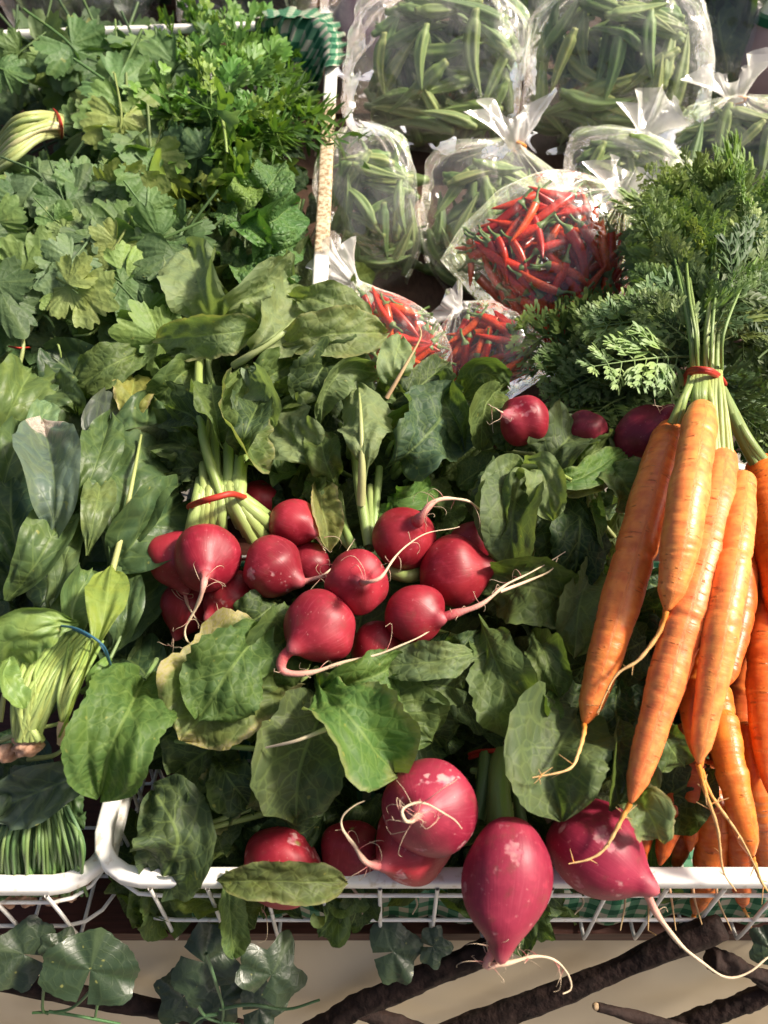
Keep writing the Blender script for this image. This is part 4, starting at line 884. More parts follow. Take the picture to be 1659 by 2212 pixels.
for i in range(16):
    x0 = R_.uniform(1580, 1640); y0 = R_.uniform(760, 960); L = R_.uniform(120, 180); a = R_.gauss(0, .6)
    frond_at(K2, x0, y0, R_.uniform(-.03, .04), x0+L*math.cos(a), y0-L*math.sin(a), R_.uniform(-.02, .05), R_.choice([FRD, FR]))
scatter(Dn, RAD_VAR, 26, (1230, 1250, 1480, 1640), (-.075, -.03), (150, 230), down, [SHADOWY, G_DRK], .35)
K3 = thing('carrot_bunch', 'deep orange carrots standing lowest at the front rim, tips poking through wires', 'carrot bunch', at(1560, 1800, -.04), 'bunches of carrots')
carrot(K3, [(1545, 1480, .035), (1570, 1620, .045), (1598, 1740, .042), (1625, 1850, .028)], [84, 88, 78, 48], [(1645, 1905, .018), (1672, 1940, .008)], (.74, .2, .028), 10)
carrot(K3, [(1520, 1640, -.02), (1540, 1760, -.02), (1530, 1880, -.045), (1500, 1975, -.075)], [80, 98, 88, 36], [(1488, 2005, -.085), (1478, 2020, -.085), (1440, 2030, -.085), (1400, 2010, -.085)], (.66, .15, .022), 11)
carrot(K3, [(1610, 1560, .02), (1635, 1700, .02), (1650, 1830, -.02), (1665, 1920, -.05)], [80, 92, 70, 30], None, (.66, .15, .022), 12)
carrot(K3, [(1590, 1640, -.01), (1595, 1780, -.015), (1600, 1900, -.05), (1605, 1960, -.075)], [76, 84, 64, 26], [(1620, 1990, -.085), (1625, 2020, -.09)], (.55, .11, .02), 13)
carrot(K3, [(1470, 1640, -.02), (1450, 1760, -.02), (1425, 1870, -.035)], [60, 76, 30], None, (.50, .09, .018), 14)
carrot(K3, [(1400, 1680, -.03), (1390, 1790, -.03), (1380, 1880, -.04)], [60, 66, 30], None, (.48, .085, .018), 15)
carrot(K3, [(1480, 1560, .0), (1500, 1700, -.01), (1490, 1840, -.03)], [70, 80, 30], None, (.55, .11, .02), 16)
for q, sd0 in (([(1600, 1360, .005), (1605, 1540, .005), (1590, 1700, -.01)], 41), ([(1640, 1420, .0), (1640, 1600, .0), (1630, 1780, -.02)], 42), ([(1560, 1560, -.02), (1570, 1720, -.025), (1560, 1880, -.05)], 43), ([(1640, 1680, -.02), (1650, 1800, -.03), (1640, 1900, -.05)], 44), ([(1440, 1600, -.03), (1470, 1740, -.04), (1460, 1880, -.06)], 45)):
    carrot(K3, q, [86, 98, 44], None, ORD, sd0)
for i in range(5): stem(K3, [(1330+i*55, 1890, -.04), (1350+i*50, 1940, -.045), (1340+i*60, 2010, -.05)], 4, 1.2, (.55, .36, .18), name='root')

# ================================================================== SPINACH
S = thing('spinach_bunch', 'spinach bunch with pink root crown and stalks tied by a thin blue band', 'spinach bunch', at(100, 1500, 0), 'spinach bunches')
def blob(par, cx, cy, l, rpx, mat, name, asp=.75, seed=0):
    rng = random.Random(seed); c = np.array(at(cx, cy, l)); R = px2m(rpx, c)
    ph, th = np.linspace(0.001, PI-.001, 22), np.linspace(0, 2*PI, 26, endpoint=False); PH, TH = np.meshgrid(ph, th, indexing='ij')
    r = R*(1+.14*wob(np.cos(TH)*np.sin(PH)*3, np.cos(PH)*3+np.sin(TH)*np.sin(PH)*2, rng, 7, 2.5))
    return obj(name, Mesh().grid(c+np.stack([r*np.sin(PH)*np.cos(TH), r*np.sin(PH)*np.sin(TH)*.8, r*np.cos(PH)*asp], -1), wrap=True, flip=True), mat, par)
blob(S, 60, 1610, .050, 33, M_CROWN, 'root_crown', .7, 1); blob(S, 12, 1628, .04, 24, M_CROWN, 'root_crown', .8, 2)
stem(S, [(140, 1560, .068), (136, 1580, .066), (134, 1605, .060)], 14, 11, (.52, .34, .16), name='root_crown')
for i, (x0, x1) in enumerate(((20, 55), (38, 75), (55, 95), (62, 120), (72, 140), (80, 150), (90, 165), (60, 105), (48, 62), (100, 175), (30, 40), (26, 90), (44, 120), (68, 66), (84, 118), (96, 140), (58, 135), (34, 70))):
    stem(S, [(36+(i*4.5) % 56, 1600, .050+.004*(i % 3)), (x0+10, 1520, .072), ((x0+x1)/2+12, 1450, .075), (x1+45, 1370, .060)], 8.5, 5.5, (.29, .38, .10))
for i, (x0, x1) in enumerate(((130, 165), (138, 190), (145, 205), (150, 222), (128, 150), (142, 200))):
    stem(S, [(136+i*1.5, 1562, .066), (x0, 1510, .078), ((x0+x1)/2, 1450, .078), (x1, 1385, .064)], 6, 4, (.27, .37, .09))
for p in ([(0, 1600, .03), (60, 1580, .045), (140, 1560, .052)], [(60, 1640, .03), (120, 1630, .035), (160, 1590, .04)], [(0, 1560, .03), (15, 1480, .035), (60, 1400, .035)]): stem(S, p, 6, 4, (.33, .38, .12))
rubber_band(S, [(112, 1350, .085), (160, 1358, .100), (200, 1378, .104), (225, 1400, .098), (238, 1432, .070)], 5, M_BLUE, loops=1)
SP = dict(mat=M_SPIN)
for spec in (([(168, 1345, .084), (85, 1356, .098), (10, 1395, .09), (-25, 1475, .07)], 130, 'spinach', (.17, .26, .075), dict(roll=.35, puff=.012, cup=.15)),
             ([(20, 1420, .085), (15, 1470, .09), (55, 1530, .08)], 60, 'long', (.15, .24, .07), dict(roll=.5, puff=.01)),
             ([(125, 1595, .076), (190, 1440, .096), (225, 1330, .096), (242, 1230, .072)], 98, 'spoon', (.17, .24, .05), dict(roll=.15, puff=.025)),
             ([(180, 1390, .045), (160, 1320, .062), (195, 1230, .045)], 100, 'spinach', (.09, .15, .05), dict(puff=.08, roll=-.4)),
             ([(155, 1380, .04), (140, 1290, .05), (165, 1225, .04)], 70, 'long', (.13, .2, .07), dict(roll=.6)),
             ([(240, 1420, .03), (275, 1330, .045), (270, 1220, .03)], 85, 'spinach', (.06, .11, .05), dict(puff=.09, roll=.3)),
             ([(112, 1175, .055), (118, 1040, .085), (92, 905, .06)], 128, 'spinach', (.105, .15, .115), dict(puff=.012, edge=.0, seed=3, cup=.08, wave=.03)),
             ([(160, 1110, .05), (205, 1010, .068), (240, 895, .05)], 90, 'spinach', G_SPIN, dict(puff=.03, roll=.15)),
             ([(188, 1200, .06), (205, 1110, .075), (222, 1022, .055)], 72, 'spinach', (.11, .165, .065), dict(puff=.01)),
             ([(10, 1300, .045), (90, 1200, .066), (165, 1070, .05)], 105, 'spinach', (.08, .14, .05), dict(puff=.07, roll=.35)),
             ([(105, 1320, .045), (140, 1210, .062), (180, 1080, .045)], 70, 'long', (.09, .145, .065), dict(puff=.02, roll=.5)),
             ([(60, 1260, .025), (30, 1150, .045), (20, 1010, .03)], 120, 'spinach', (.04, .08, .04), dict(puff=.012, roll=-.2)),
             ([(240, 1235, .035), (285, 1050, .050), (325, 870, .03)], 200, 'spinach', (.055, .10, .038), dict(puff=.02, roll=.1, seed=5)),
             ([(235, 1240, .03), (300, 1160, .04), (400, 1080, .02)], 170, 'spinach', (.055, .10, .04), dict(puff=.03, roll=-.1)),
             ([(-10, 960, .02), (30, 870, .04), (75, 790, .02)], 120, 'spinach', (.10, .15, .045), dict(puff=.02)),
             ([(0, 1080, .03), (25, 990, .045), (60, 920, .03)], 95, 'spinach', (.07, .12, .05), dict(puff=.05)),
             ([(170, 900, .02), (150, 860, .04), (100, 820, .02)], 90, 'spinach', (.08, .13, .05), {}),
             ([(60, 960, .035), (80, 920, .05), (110, 870, .04)], 60, 'long', (.13, .21, .11), {}),
             ([(250, 960, .03), (215, 920, .045), (260, 870, .03)], 90, 'spinach', (.07, .095, .085), {}),
             ([(190, 1480, .05), (215, 1450, .06), (240, 1430, .05)], 35, 'long', (.14, .24, .06), {}),
             
             ([(180, 1500, .045), (200, 1490, .055), (240, 1475, .045)], 30, 'spinach', (.10, .18, .05), {})):
    lf = leafp(S, spec[0], spec[1], spec[2], spec[3], mat=M_SPIN, **spec[4])
    if spec[0][2][:2] == (92, 905): lf['dry'] = 1.0


stem(S, [(243, 1232, .042), (268, 1130, .052), (290, 1020, .058), (305, 940, .05)], 7, 3, (.33, .38, .13))
stem(S, [(295, 1240, .03), (275, 1340, .035), (215, 1470, .04)], 4, 4, (.20, .27, .10))
scatter(S, SPIN_VAR, 60, (-40, 780, 330, 1450), (-.06, .005), (160, 260), lambda x, y, r: PI/2+r.gauss(0, .6), [(.035, .07, .03), (.05, .09, .035), (.06, .105, .04)], .4)
S2 = thing('spinach_bunch', 'lower spinach bunch with dark leaves, cut stalks upright against the basket front', 'spinach bunch', at(80, 1820, -.03), 'spinach bunches')
for spec in (([(200, 1665, .01), (100, 1705, .022), (-10, 1750, .01)], 120, 'spinach', (.055, .085, .065), dict(puff=.015, roll=.1)),
             ([(20, 1660, .0), (30, 1720, .015), (20, 1780, .0)], 90, 'spinach', (.05, .085, .05), {}),
             ([(140, 1690, -.01), (155, 1740, -.005), (150, 1790, -.02)], 62, 'radish', (.05, .10, .035), dict(wave=.12, wf=4))):
    leafp(S2, spec[0], spec[1], spec[2], spec[3], mat=M_SPIN, **spec[4])
for i in range(46):
    x = -14+i*4.2; stem(S2, [(40+x*.6, 1740, R_.uniform(-.01, .012)), (x+5, 1820, R_.uniform(-.01, .012)), (x+R_.uniform(0, 22), 1890+R_.uniform(-10, 14), -.022), (x+R_.uniform(0, 22), 1935, -.04)], R_.uniform(3.2, 5.2), 3.6, R_.choice([(.12, .22, .06), (.08, .16, .05), (.16, .26, .08)]))
for x, y, r in ((58, 1936, 22), (112, 1940, 18), (186, 1908, 15), (150, 1935, 13), (20, 1945, 18)): blob(S2, x, y, -.046, r, M_CROWN, 'root_crown', 1.2, x)
scatter(S2, SPIN_VAR, 22, (-30, 1620, 120, 1880), (-.06, -.02), (130, 200), anyd, [(.03, .06, .028)], .4)

# ================================================================== HERBS
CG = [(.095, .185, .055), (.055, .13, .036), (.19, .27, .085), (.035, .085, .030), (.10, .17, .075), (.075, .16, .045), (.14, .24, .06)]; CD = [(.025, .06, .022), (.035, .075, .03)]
def coriander(label, base, boxes, n, nd, keep=None):
    c = thing('coriander_bunch', label, 'coriander bunch', at(*base), 'bunches of coriander')
    for bx in boxes:
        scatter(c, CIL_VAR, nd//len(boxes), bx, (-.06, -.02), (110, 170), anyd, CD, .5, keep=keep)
        scatter(c, CIL_VAR, n//len(boxes), bx, (-.012, .055), (80, 175), lambda x, y, r: -PI/2+r.gauss(0, 1.3), CG, .45, keep=keep)
        for _ in range(22):
            x, y = R_.uniform(bx[0], bx[2]), R_.uniform(bx[1], bx[3])
            if keep and not keep(x, y): continue
            a = R_.uniform(0, PI); L = R_.uniform(40, 90); l = R_.uniform(.0, .03); stem(c, [(x, y, l), (x+L*.5*math.cos(a), y+L*.5*math.sin(a), l+.012), (x+L*math.cos(a+.3), y+L*math.sin(a+.3), l+.004)], 3, 2.4, (.24, .33, .11), n=6, k=8)
    return c
c1 = coriander('upper coriander bunch lying sideways, curved pale stalks gathered in red band', (150, 250, 0), [(-30, 150, 330, 420)], 95, 60, lambda x, y: not (x < 225 and 165 < y < 420))
for i in range(18):
    y0 = 235+i*4; a = R_.uniform(-6, 6)
    stem(c1, [(133, 252+i*2.4, .055-.002*abs(i-8)), (85, 246+i*3.2+a, .072-.001*i), (35, 258+i*5+a, .072-.001*i), (0, 300+i*4+a, .045), (-20, 350+i*2, .03)], 6.5, 6, R_.choice([(.40, .46, .16), (.32, .40, .12), (.46, .48, .24)]))
rubber_band(c1, [(116, 236, .040), (127, 252, .074), (133, 272, .074), (134, 296, .040)], 4, M_BAND, loops=1)
c2 = coriander('lower coriander bunch with broad flat leaves above the spinach', (180, 600, 0), [(-30, 400, 390, 600), (-30, 560, 380, 740)], 130, 80)
for p in ([(120, 540, .04), (135, 590, .045), (160, 630, .04)], [(30, 690, .03), (50, 740, .03), (40, 800, .02)], [(300, 690, .035), (330, 640, .04), (350, 580, .035)], [(60, 720, .02), (80, 690, .025), (120, 650, .02)], [(180, 690, .03), (170, 640, .04), (150, 600, .04)]): stem(c2, p, 5, 4, (.30, .36, .14))
rubber_band(c2, [(20, 748, .02), (40, 752, .032), (62, 750, .02)], 3, M_BAND, loops=1)
c3 = coriander('greyish coriander bunch wedged beside the leafy parsley', (330, 300, 0), [(230, 200, 400, 420)], 26, 16)
p1 = thing('parsley_bunch', 'rounded bunch of fine leaved parsley under the checked cloth', 'parsley bunch', at(480, 220, -.02))
PG = [(.07, .165, .03), (.10, .21, .04), (.05, .12, .025), (.14, .25, .06)]
for i in range(150):
    a = R_.uniform(0, 2*PI); q = math.sqrt(R_.random()); x = 465+190*q*math.cos(a); y = 185+150*q*math.sin(a); an = math.atan2(-(y-270), x-465)+R_.gauss(0, .35)
    L = R_.uniform(75, 125); lift = .095*(1-q*q)+R_.uniform(-.03, .01)
    frond_at(p1, x-L*.5*math.cos(an), y+L*.5*math.sin(an), lift-.01, x+L*.5*math.cos(an), max(15, y-L*.5*math.sin(an)), lift+.01, R_.choice(PG), .5, meshes=PARS, names='sprig')
for i in range(26):
    x, y = R_.uniform(395, 500), R_.uniform(255, 330); stem(p1, [(x, y, .02), (x-R_.uniform(10, 40), y+R_.uniform(-12, 12), .05)], 3, 2.5, (.28, .38, .12), n=6, k=5)
for p in ([(420, 110, .06), (455, 150, .085), (470, 180, .08)], [(480, 255, .08), (486, 290, .09), (490, 330, .085)]): stem(p1, p, 3.5, 3, (.25, .36, .10))
t1 = thing('tarragon_bunch', 'narrow leaved herb sprigs poking over the scuffed basket rim', 'herb bunch', at(640, 230, 0))
for i in range(40):
    x0 = R_.uniform(530, 600) if i > 5 else 640; y0 = R_.uniform(190, 300); an = R_.gauss(-.05, .35); L = R_.uniform(70, 110)
    frond_at(t1, x0, y0, R_.uniform(.0, .06), x0+L*math.cos(an), y0-L*math.sin(an), R_.uniform(.03, .07), R_.choice([(.06, .13, .03), (.09, .18, .045), (.045, .10, .03)]), .6, meshes=TARR, names='sprig')
o1 = thing('oregano_bunch', 'small yellowing herb bunch with cut stem ends beside the mint', 'herb bunch', at(430, 420, 0))
for i in range(34):
    x, y = R_.uniform(375, 480), R_.uniform(335, 500); an = R_.uniform(0, 2*PI); L = R_.uniform(55, 95)
    frond_at(o1, x, y, R_.uniform(-.03, .02), x+L*math.cos(an), y-L*math.sin(an), R_.uniform(0, .045), R_.choice([(.15, .20, .04), (.11, .19, .035), (.14, .18, .05), (.06, .12, .03)]), .6, meshes=ORE, names='sprig')
for i in range(14): x, y = R_.uniform(390, 470), R_.uniform(400, 500); stem(o1, [(x, y, -.02), (x+R_.uniform(-20, 20), y+R_.uniform(-10, 25), .01)], 3.5, 3, (.26, .20, .08), n=6, k=5)
mt = thing('mint_bunch', 'mint bunch with large quilted leaves against the scuffed rim', 'mint bunch', at(560, 480, 0))
MG = [(.05, .125, .035), (.07, .16, .04), (.04, .10, .03)]
for spec in (([(545, 430, .03), (580, 400, .05), (615, 355, .035)], 95, (.075, .17, .055)), ([(535, 500, .03), (590, 480, .05), (640, 440, .03)], 95, (.075, .18, .05)), ([(520, 470, .04), (550, 500, .055), (590, 530, .04)], 70, (.08, .19, .04)),
             ([(500, 440, .04), (525, 420, .055), (545, 385, .045)], 70, (.13, .22, .045)), ([(480, 400, .035), (520, 400, .05), (560, 415, .04)], 55, (.10, .2, .05)), ([(560, 550, .02), (610, 540, .04), (655, 520, .02)], 70, (.08, .175, .05)),
             ([(540, 590, .02), (590, 590, .035), (650, 600, .02)], 75, (.065, .15, .045)), ([(520, 560, .02), (540, 600, .03), (560, 640, .02)], 70, (.075, .16, .045)), ([(470, 440, .03), (490, 470, .045), (480, 510, .03)], 60, (.05, .12, .035)),
             ([(520, 380, .04), (525, 350, .05), (520, 315, .045)], 40, (.08, .17, .06)), ([(480, 520, .02), (500, 560, .03), (480, 600, .02)], 75, (.04, .1, .03)), ([(560, 500, .025), (565, 530, .04), (560, 570, .02)], 50, (.08, .18, .05)),
             ([(600, 620, .015), (630, 640, .03), (660, 650, .015)], 60, (.045, .11, .035))):
    leafp(mt, spec[0], spec[1], 'mint', spec[2], mat=M_MINT, puff=.04, cup=.12, wave=.03, roll=R_.uniform(-.4, .4), nu=30, nv=19)
scatter(mt, MINT_VAR, 90, (450, 340, 660, 660), (-.075, -.015), (60, 95), anyd, [(.025, .06, .02), (.035, .085, .027), (.05, .115, .035)], .5)
for i in range(8): x = R_.uniform(480, 640); stem(mt, [(x, R_.uniform(560, 640), -.02), (x+10, 500, .0), (x+R_.uniform(-30, 30), 430, .02)], 4, 3, (.15, .22, .08))
ps = thing('parsley_sprig', 'single bright green parsley tip beside the chilli bag knot', 'herb sprig', at(725, 640, .02))
leaf_o = place(CIL_VAR[2], 'leaf', ps, at(722, 655, .05), img_dir(1.2), nrm(CAM-at(722, 655, .05)), px2m(55, at(722, 655, .05)), (.10, .24, .03))

# ================================================================== BAGS
OKG = []
def okra_mesh(rng):
    L = 1.0; t = np.linspace(0, 1, 26); bx = rng.uniform(-.12, .12)
    P = np.stack([bx*np.sin(t*PI), t*0, t*L], 1); pr = np.interp(t, [0, .03, .10, .16, .22, .45, .8, 1], [.045, .058, .06, .095, .10, .095, .05, .006])
    th = np.linspace(0, 2*PI, 30, endpoint=False); rr = pr[:, None]*(1+.16*np.cos(th*5)[None]*np.clip((t-.12)*6, 0, 1)[:, None])
    G = P[:, None]+np.stack([rr*np.cos(th), rr*np.sin(th), rr*0], -1)
    G = np.concatenate([np.tile(P[:1][:, None], (1, 30, 1)), G]); return OKG.append(G[::2, ::3]) or Mesh().grid(G, wrap=True).data('okra_pod', M_OKRA, True, (0, 0, .5))[0]
OKRA = [okra_mesh(RNG) for _ in range(6)]
def chilli_mesh(rng):
    t = np.linspace(0, 1, 20); c = rng.uniform(.05, .28); P = np.stack([c*t*t, rng.uniform(-.05, .05)*np.sin(t*4), t*.86], 1)
    pr = np.interp(t, [0, .05, .3, .7, .93, 1], [.045, .070, .078, .058, .024, .004]); th = np.linspace(0, 2*PI, 14, endpoint=False)
    rr = pr[:, None]*(1+.06*np.cos(th*3+t[:, None]*3))
    G = P[:, None]+np.stack([rr*np.cos(th), rr*np.sin(th), rr*0], -1); G = np.concatenate([np.tile(P[:1][:, None], (1, 14, 1)), G])
    return Mesh().grid(G, wrap=True).data('chilli_pepper', M_CHILLI, True, (0, 0, .43))[0]
CHIL = [chilli_mesh(RNG) for _ in range(6)]
CST = Mesh().tube(catmull([[0, 0, .03], [.01, 0, -.03], [.05, .01, -.14], [.06, .02, -.25]], 10), [.074, .07, .042, .028, .024, .022, .022, .022, .024, .028], 9).data('stem', M_STEM, True, (0, 0, .43))[0]
def bag(name, label, cat, group, bottom, knot, Yb, Yk, wpx, thick, seed, prof=None, tuft=None, tie=True, film_m=None, squash=3.6):
    """A clear film bag: closed flat seam below, bulging body, gathered pleats to the neck, flared tied end."""
    rng = random.Random(seed); Bp = np.array(aty(bottom[0], bottom[1], Yb)); Kp = np.array(aty(knot[0], knot[1], Yk))
    root = thing(name, label, cat, Bp, group)
    ax = Kp-Bp; L = np.linalg.norm(ax); Z = ax/L; N = nrm(CAM-(Bp+Kp)/2); N = nrm(N-Z*(N @ Z)); X = np.cross(Z, N)
    X = X if X[0] > 0 else -X; W = px2m(wpx, (Bp+Kp)/2)/2
    nt, na = 84, 120; t = np.linspace(0, 1, nt); th = np.linspace(0, 2*PI, na, endpoint=False)
    pr = np.array(prof or [(0, .62), (.04, .80), (.12, .93), (.3, 1), (.6, 1), (.75, .92), (.86, .66), (.94, .30), (1, .085)])
    w = np.interp(t, pr[:, 0], pr[:, 1]); w = np.convolve(np.pad(w, 3, 'edge'), np.ones(7)/7, 'valid')
    d = np.interp(t, [0, .03, .12, .35, .65, .85, .95, 1], [.03, .28, .75, 1, 1, .75, .35, .16]); d = np.convolve(np.pad(d, 3, 'edge'), np.ones(7)/7, 'valid')
    T, TH = np.meshgrid(t, th, indexing='ij'); e = 2/squash
    cx = np.sign(np.cos(TH))*np.abs(np.cos(TH))**e; cy_ = np.sign(np.sin(TH))*np.abs(np.sin(TH))**e
    k1, k2 = rng.randint(7, 10), rng.randint(13, 19); pl = np.clip((T-.62)/.38, 0, 1)**1.3
    rip = 1+pl*(.16*np.sin(TH*k1+rng.uniform(0, 6)+.8*np.sin(T*9))+.10*np.sin(TH*k2+rng.uniform(0, 6)))
    def ridge(f, ph): q = wob(np.cos(TH)*1.6+ph, np.sin(TH)*1.6+T*4.2, rng, 7, f); return 1-np.abs(np.clip(q, -1.3, 1.3))
    cr = .030*ridge(2.2, 1)+.016*ridge(4.5, 2)+.03*wob(np.cos(TH)*1.3, np.sin(TH)+T*3, rng, 6, 2.2)
    rr = rip*(1+cr)
    D = thick*.5
    bx = W*.05*wob(T*3, T*0, rng, 4, 2)
    G = Bp+Z*(T*L)[..., None]+X*(cx*w[:, None]*W*rr+bx)[..., None]+N*(cy_*d[:, None]*D*rr)[..., None]
    G = G+Z*(.02*L*wob(np.cos(TH)*1.5, T*3+np.sin(TH), rng, 5, 2)*np.clip(T*4, 0, 1)*np.clip((1-T)*4, 0, 1))[..., None]
    obj('film', Mesh().grid(G, wrap=True), film_m or M_FILM, root)
    if tuft:
        tl, tw_, (dx, dy) = tuft; De = nrm(Z+X*dx+N*dy); ns = 22; s = np.linspace(0, 1, ns); S_, TT = np.meshgrid(s, th[::2], indexing='ij'); kk = rng.randint(5, 7)
        tlm, twm = px2m(tl, Kp), px2m(tw_, Kp)
        ra = (W*.10+twm*S_**1.2)*(1+S_*.45*np.sin(TT*kk+rng.uniform(0, 6)+S_*2)+S_*.2*np.sin(TT*11+2)); ln = tlm*S_*(1+.28*np.sin(TT*2+rng.uniform(0, 6))+.12*np.sin(TT*kk+1))
        xb = nrm(np.cross(De, N)); nb = np.cross(xb, De)
        G2 = Kp-Z*.004+De*ln[..., None]+xb*(ra*np.cos(TT))[..., None]+nb*(.55*ra*np.sin(TT))[..., None]
        obj('tied_end', Mesh().grid(G2, wrap=True), M_TUFT, root)
        if tie:
            q = np.linspace(0, 2*PI, 24, endpoint=False); ring = Kp+(X*np.cos(q)[:, None]*W*.115+N*np.sin(q)[:, None]*W*.10)
            obj('tie', Mesh().tube(ring, .0016, 7, closed=True), M_TAPE, root)
    dd_ = lambda tt: (float(np.interp(tt, t, w)), float(np.interp(tt, t, d)))
    root_info = dict(prof=dd_, B=Bp, Z=Z, X=X, N=N, L=L, W=W, D=D); return root, root_info
def fill(info, meshes, name, label, cat, group, n, size, cols, tmax=.80, flat=.8, seed=0, child=None, zbias=0., shell=.35):
    rng = random.Random(seed); pts = []
    for i in range(n):
        best = None
        for _ in range(14):
            t = rng.uniform(.10, tmax); a = rng.uniform(-.78, .78); q = rng.uniform(-.3, .72) if rng.random() > shell else rng.uniform(.35, .72)
            sc = math.sqrt(max(.1, 1-abs(a)**3)); p = info['B']+info['Z']*t*info['L']+info['X']*a*info['W']*.95+info['N']*q*info['D']*sc
            dm = min([np.linalg.norm((p-x)*np.array([1, 1, 1])) for x in pts], default=9)
            if best is None or dm > best[0]: best = (dm, p, t, a)
        _, p, t, a = best; best = None
        for _ in range(24):
            s = rng.uniform(*size); an = rng.uniform(0, 2*PI) if rng.random() > zbias else PI/2+rng.gauss(0, .35)
            ax = nrm(info['X']*math.cos(an)+info['Z']*math.sin(an)+info['N']*rng.gauss(0, .22)); bad = 0
            for e in (-.5, .5):
                q = p+ax*s*e-info['B']; tt = (q @ info['Z'])/info['L']; pw = info['prof'](tt)
                f = (abs(q @ info['X'])/(info['W']*pw[0]+1e-6))**2.2+(abs(q @ info['N'])/(info['D']*pw[1]+1e-6))**2.2
                bad += max(0, f-.72)+10*max(0, .05-tt)+10*max(0, tt-.90)
            if best is None or bad < best[0]: best = (bad, ax, s)
            if bad == 0: break
        _, ax, s = best
        for _ in range(10):                      # pull a pod that would poke through the film back inside
            bad = 0
            for e in (-.5, .5):
                q = p+ax*s*e-info['B']; tt = (q @ info['Z'])/info['L']; pw = info['prof'](tt)
                bad += max(0, (abs(q @ info['X'])/(info['W']*pw[0]+1e-6))**2.2+(abs(q @ info['N'])/(info['D']*pw[1]+1e-6))**2.2-.80)+10*max(0, .03-tt)+10*max(0, tt-.88)
            if bad <= 0: break
            p = p+(info['B']+info['Z']*info['L']*.42-p)*.14; s *= .975
        pts.append(p)
        sd_ = nrm(np.cross(ax, info['N']+rng.gauss(0, .5)*info['X'])); M = np.stack([sd_, np.cross(ax, sd_), ax], 1)*s
        o = link(name, rng.choice(meshes), p, None, jit(rng.choice(cols), .15, rng), M); tag(o, label, cat, group)
        if child is not None:
            c = bpy.data.objects.new('stem', child); COL.objects.link(c); c.parent = o; c.color = (.12, .2, .05, 1)
OK_ = [(.12, .20, .055), (.16, .245, .075), (.085, .155, .042), (.22, .29, .10)]
BG = 'clear bags of okra'
def okra_bag(lab, pod, n, seed, *a, **k):
    r, i = bag('okra_bag', lab, 'bag of okra', BG, *a, seed=seed, **k); fill(i, OKRA, 'okra_pod', 'green okra pod packed inside '+pod, 'okra pod', 'okra pods inside '+pod, n, (.052, .078) if n < 48 else (.066, .092), OK_, seed=seed, tmax=.84)
    rg = random.Random(seed+50); m = Mesh()              # the pods deep in the bag that nobody could tell apart
    for _ in range(50 if n < 48 else 70):
        an = rg.uniform(0, PI); s_ = rg.uniform(.05, .072) if n < 48 else rg.uniform(.06, .085)
        p = i['B']+i['Z']*i['L']*rg.uniform(.12, .74)+i['X']*i['W']*rg.uniform(-.55, .55)+i['N']*i['D']*rg.uniform(-.55, .05)
        ax = nrm(i['X']*math.cos(an)+i['Z']*math.sin(an)+i['N']*rg.gauss(0, .12)); sd_ = nrm(np.cross(ax, i['N'])); M = np.stack([sd_, np.cross(ax, sd_), ax], 1)*s_
        m.grid((rg.choice(OKG)-np.array([0, 0, .5])) @ M.T+p, wrap=True)
    o = obj('okra_pods', m, M_OKRA, None, (.10, .165, .05)); tag(o, 'packed mass of okra pods deep inside '+pod, 'okra pods', None, 'stuff')
    return r
okra_bag('tall clear okra bag standing against the scuffed basket rim', 'the tall bag by the basket rim', 45, 1, (845, 622), (775, 268), .60, .66, 208, .085, prof=[(0, .30), (.06, .5), (.2, .82), (.4, .98), (.7, 1), (.86, .85), (.95, .5), (1, .2)])
okra_bag('clear okra bag with white bow knot, behind the large chilli bag', 'the bow knotted bag behind the chillies', 47, 2, (1010, 645), (1118, 312), .58, .66, 305, .10, tuft=(78, 54, (-.45, .4)), prof=[(0, .35), (.06, .55), (.16, .85), (.35, 1), (.7, 1), (.85, .82), (.93, .42), (1, .09)])
okra_bag('short clear okra bag with a flared clear end, third in its row', 'the short bag with a clear flared end', 45, 3, (1315, 500), (1395, 292), .66, .72, 285, .10, tuft=(75, 42, (.05, .3)), tie=False)
okra_bag('clear okra bag with bright white knot above the carrot tops', 'the bag above the carrot tops', 45, 4, (1560, 450), (1592, 215), .68, .76, 275, .11, tuft=(66, 56, (-.25, .5)))
okra_bag('big square clear okra bag nearest the checked cloth', 'the big bag nearest the checked cloth', 59, 5, (932, 330), (985, -60), .80, .86, 385, .13, tuft=(70, 60, (0, .3)), prof=[(0, .75), (.04, .9), (.12, 1), (.3, 1), (.6, .98), (.8, .88), (.92, .5), (1, .12)])
okra_bag('big clear okra bag with dark air holes beside the dark greens bag', 'the big bag with air holes', 59, 6, (1302, 330), (1330, -70), .80, .86, 385, .13, tuft=(70, 60, (0, .3)), prof=[(0, .75), (.04, .9), (.12, 1), (.3, 1), (.6, .98), (.8, .88), (.92, .5), (1, .12)])
RC = [(.60, .040, .014), (.66, .060, .016), (.50, .024, .012), (.68, .10, .02)]
def chilli_bag(lab, pod, n, seed, *a, size=(.055, .075), **k):
    r, i = bag('chilli_bag', lab, 'bag of chillies', 'clear bags of red chillies', *a, seed=seed, film_m=M_FILM2, **k)
    fill(i, CHIL, 'chilli_pepper', 'red chilli pepper inside '+pod, 'chilli', 'red chillies inside '+pod, n, size, RC, seed=seed, tmax=.72, child=CST, shell=.5); return r
chilli_bag('largest chilli bag, white knot touching the carrot tops', 'the largest chilli bag', 168, 11, (1072, 690), (1348, 424), .49, .56, 385, .12, tuft=(58, 52, (-.75, .7)), tie=False, size=(.050, .070), prof=[(0, .95), (.05, .99), (.2, 1), (.45, .95), (.65, .80), (.8, .55), (.92, .25), (1, .09)])
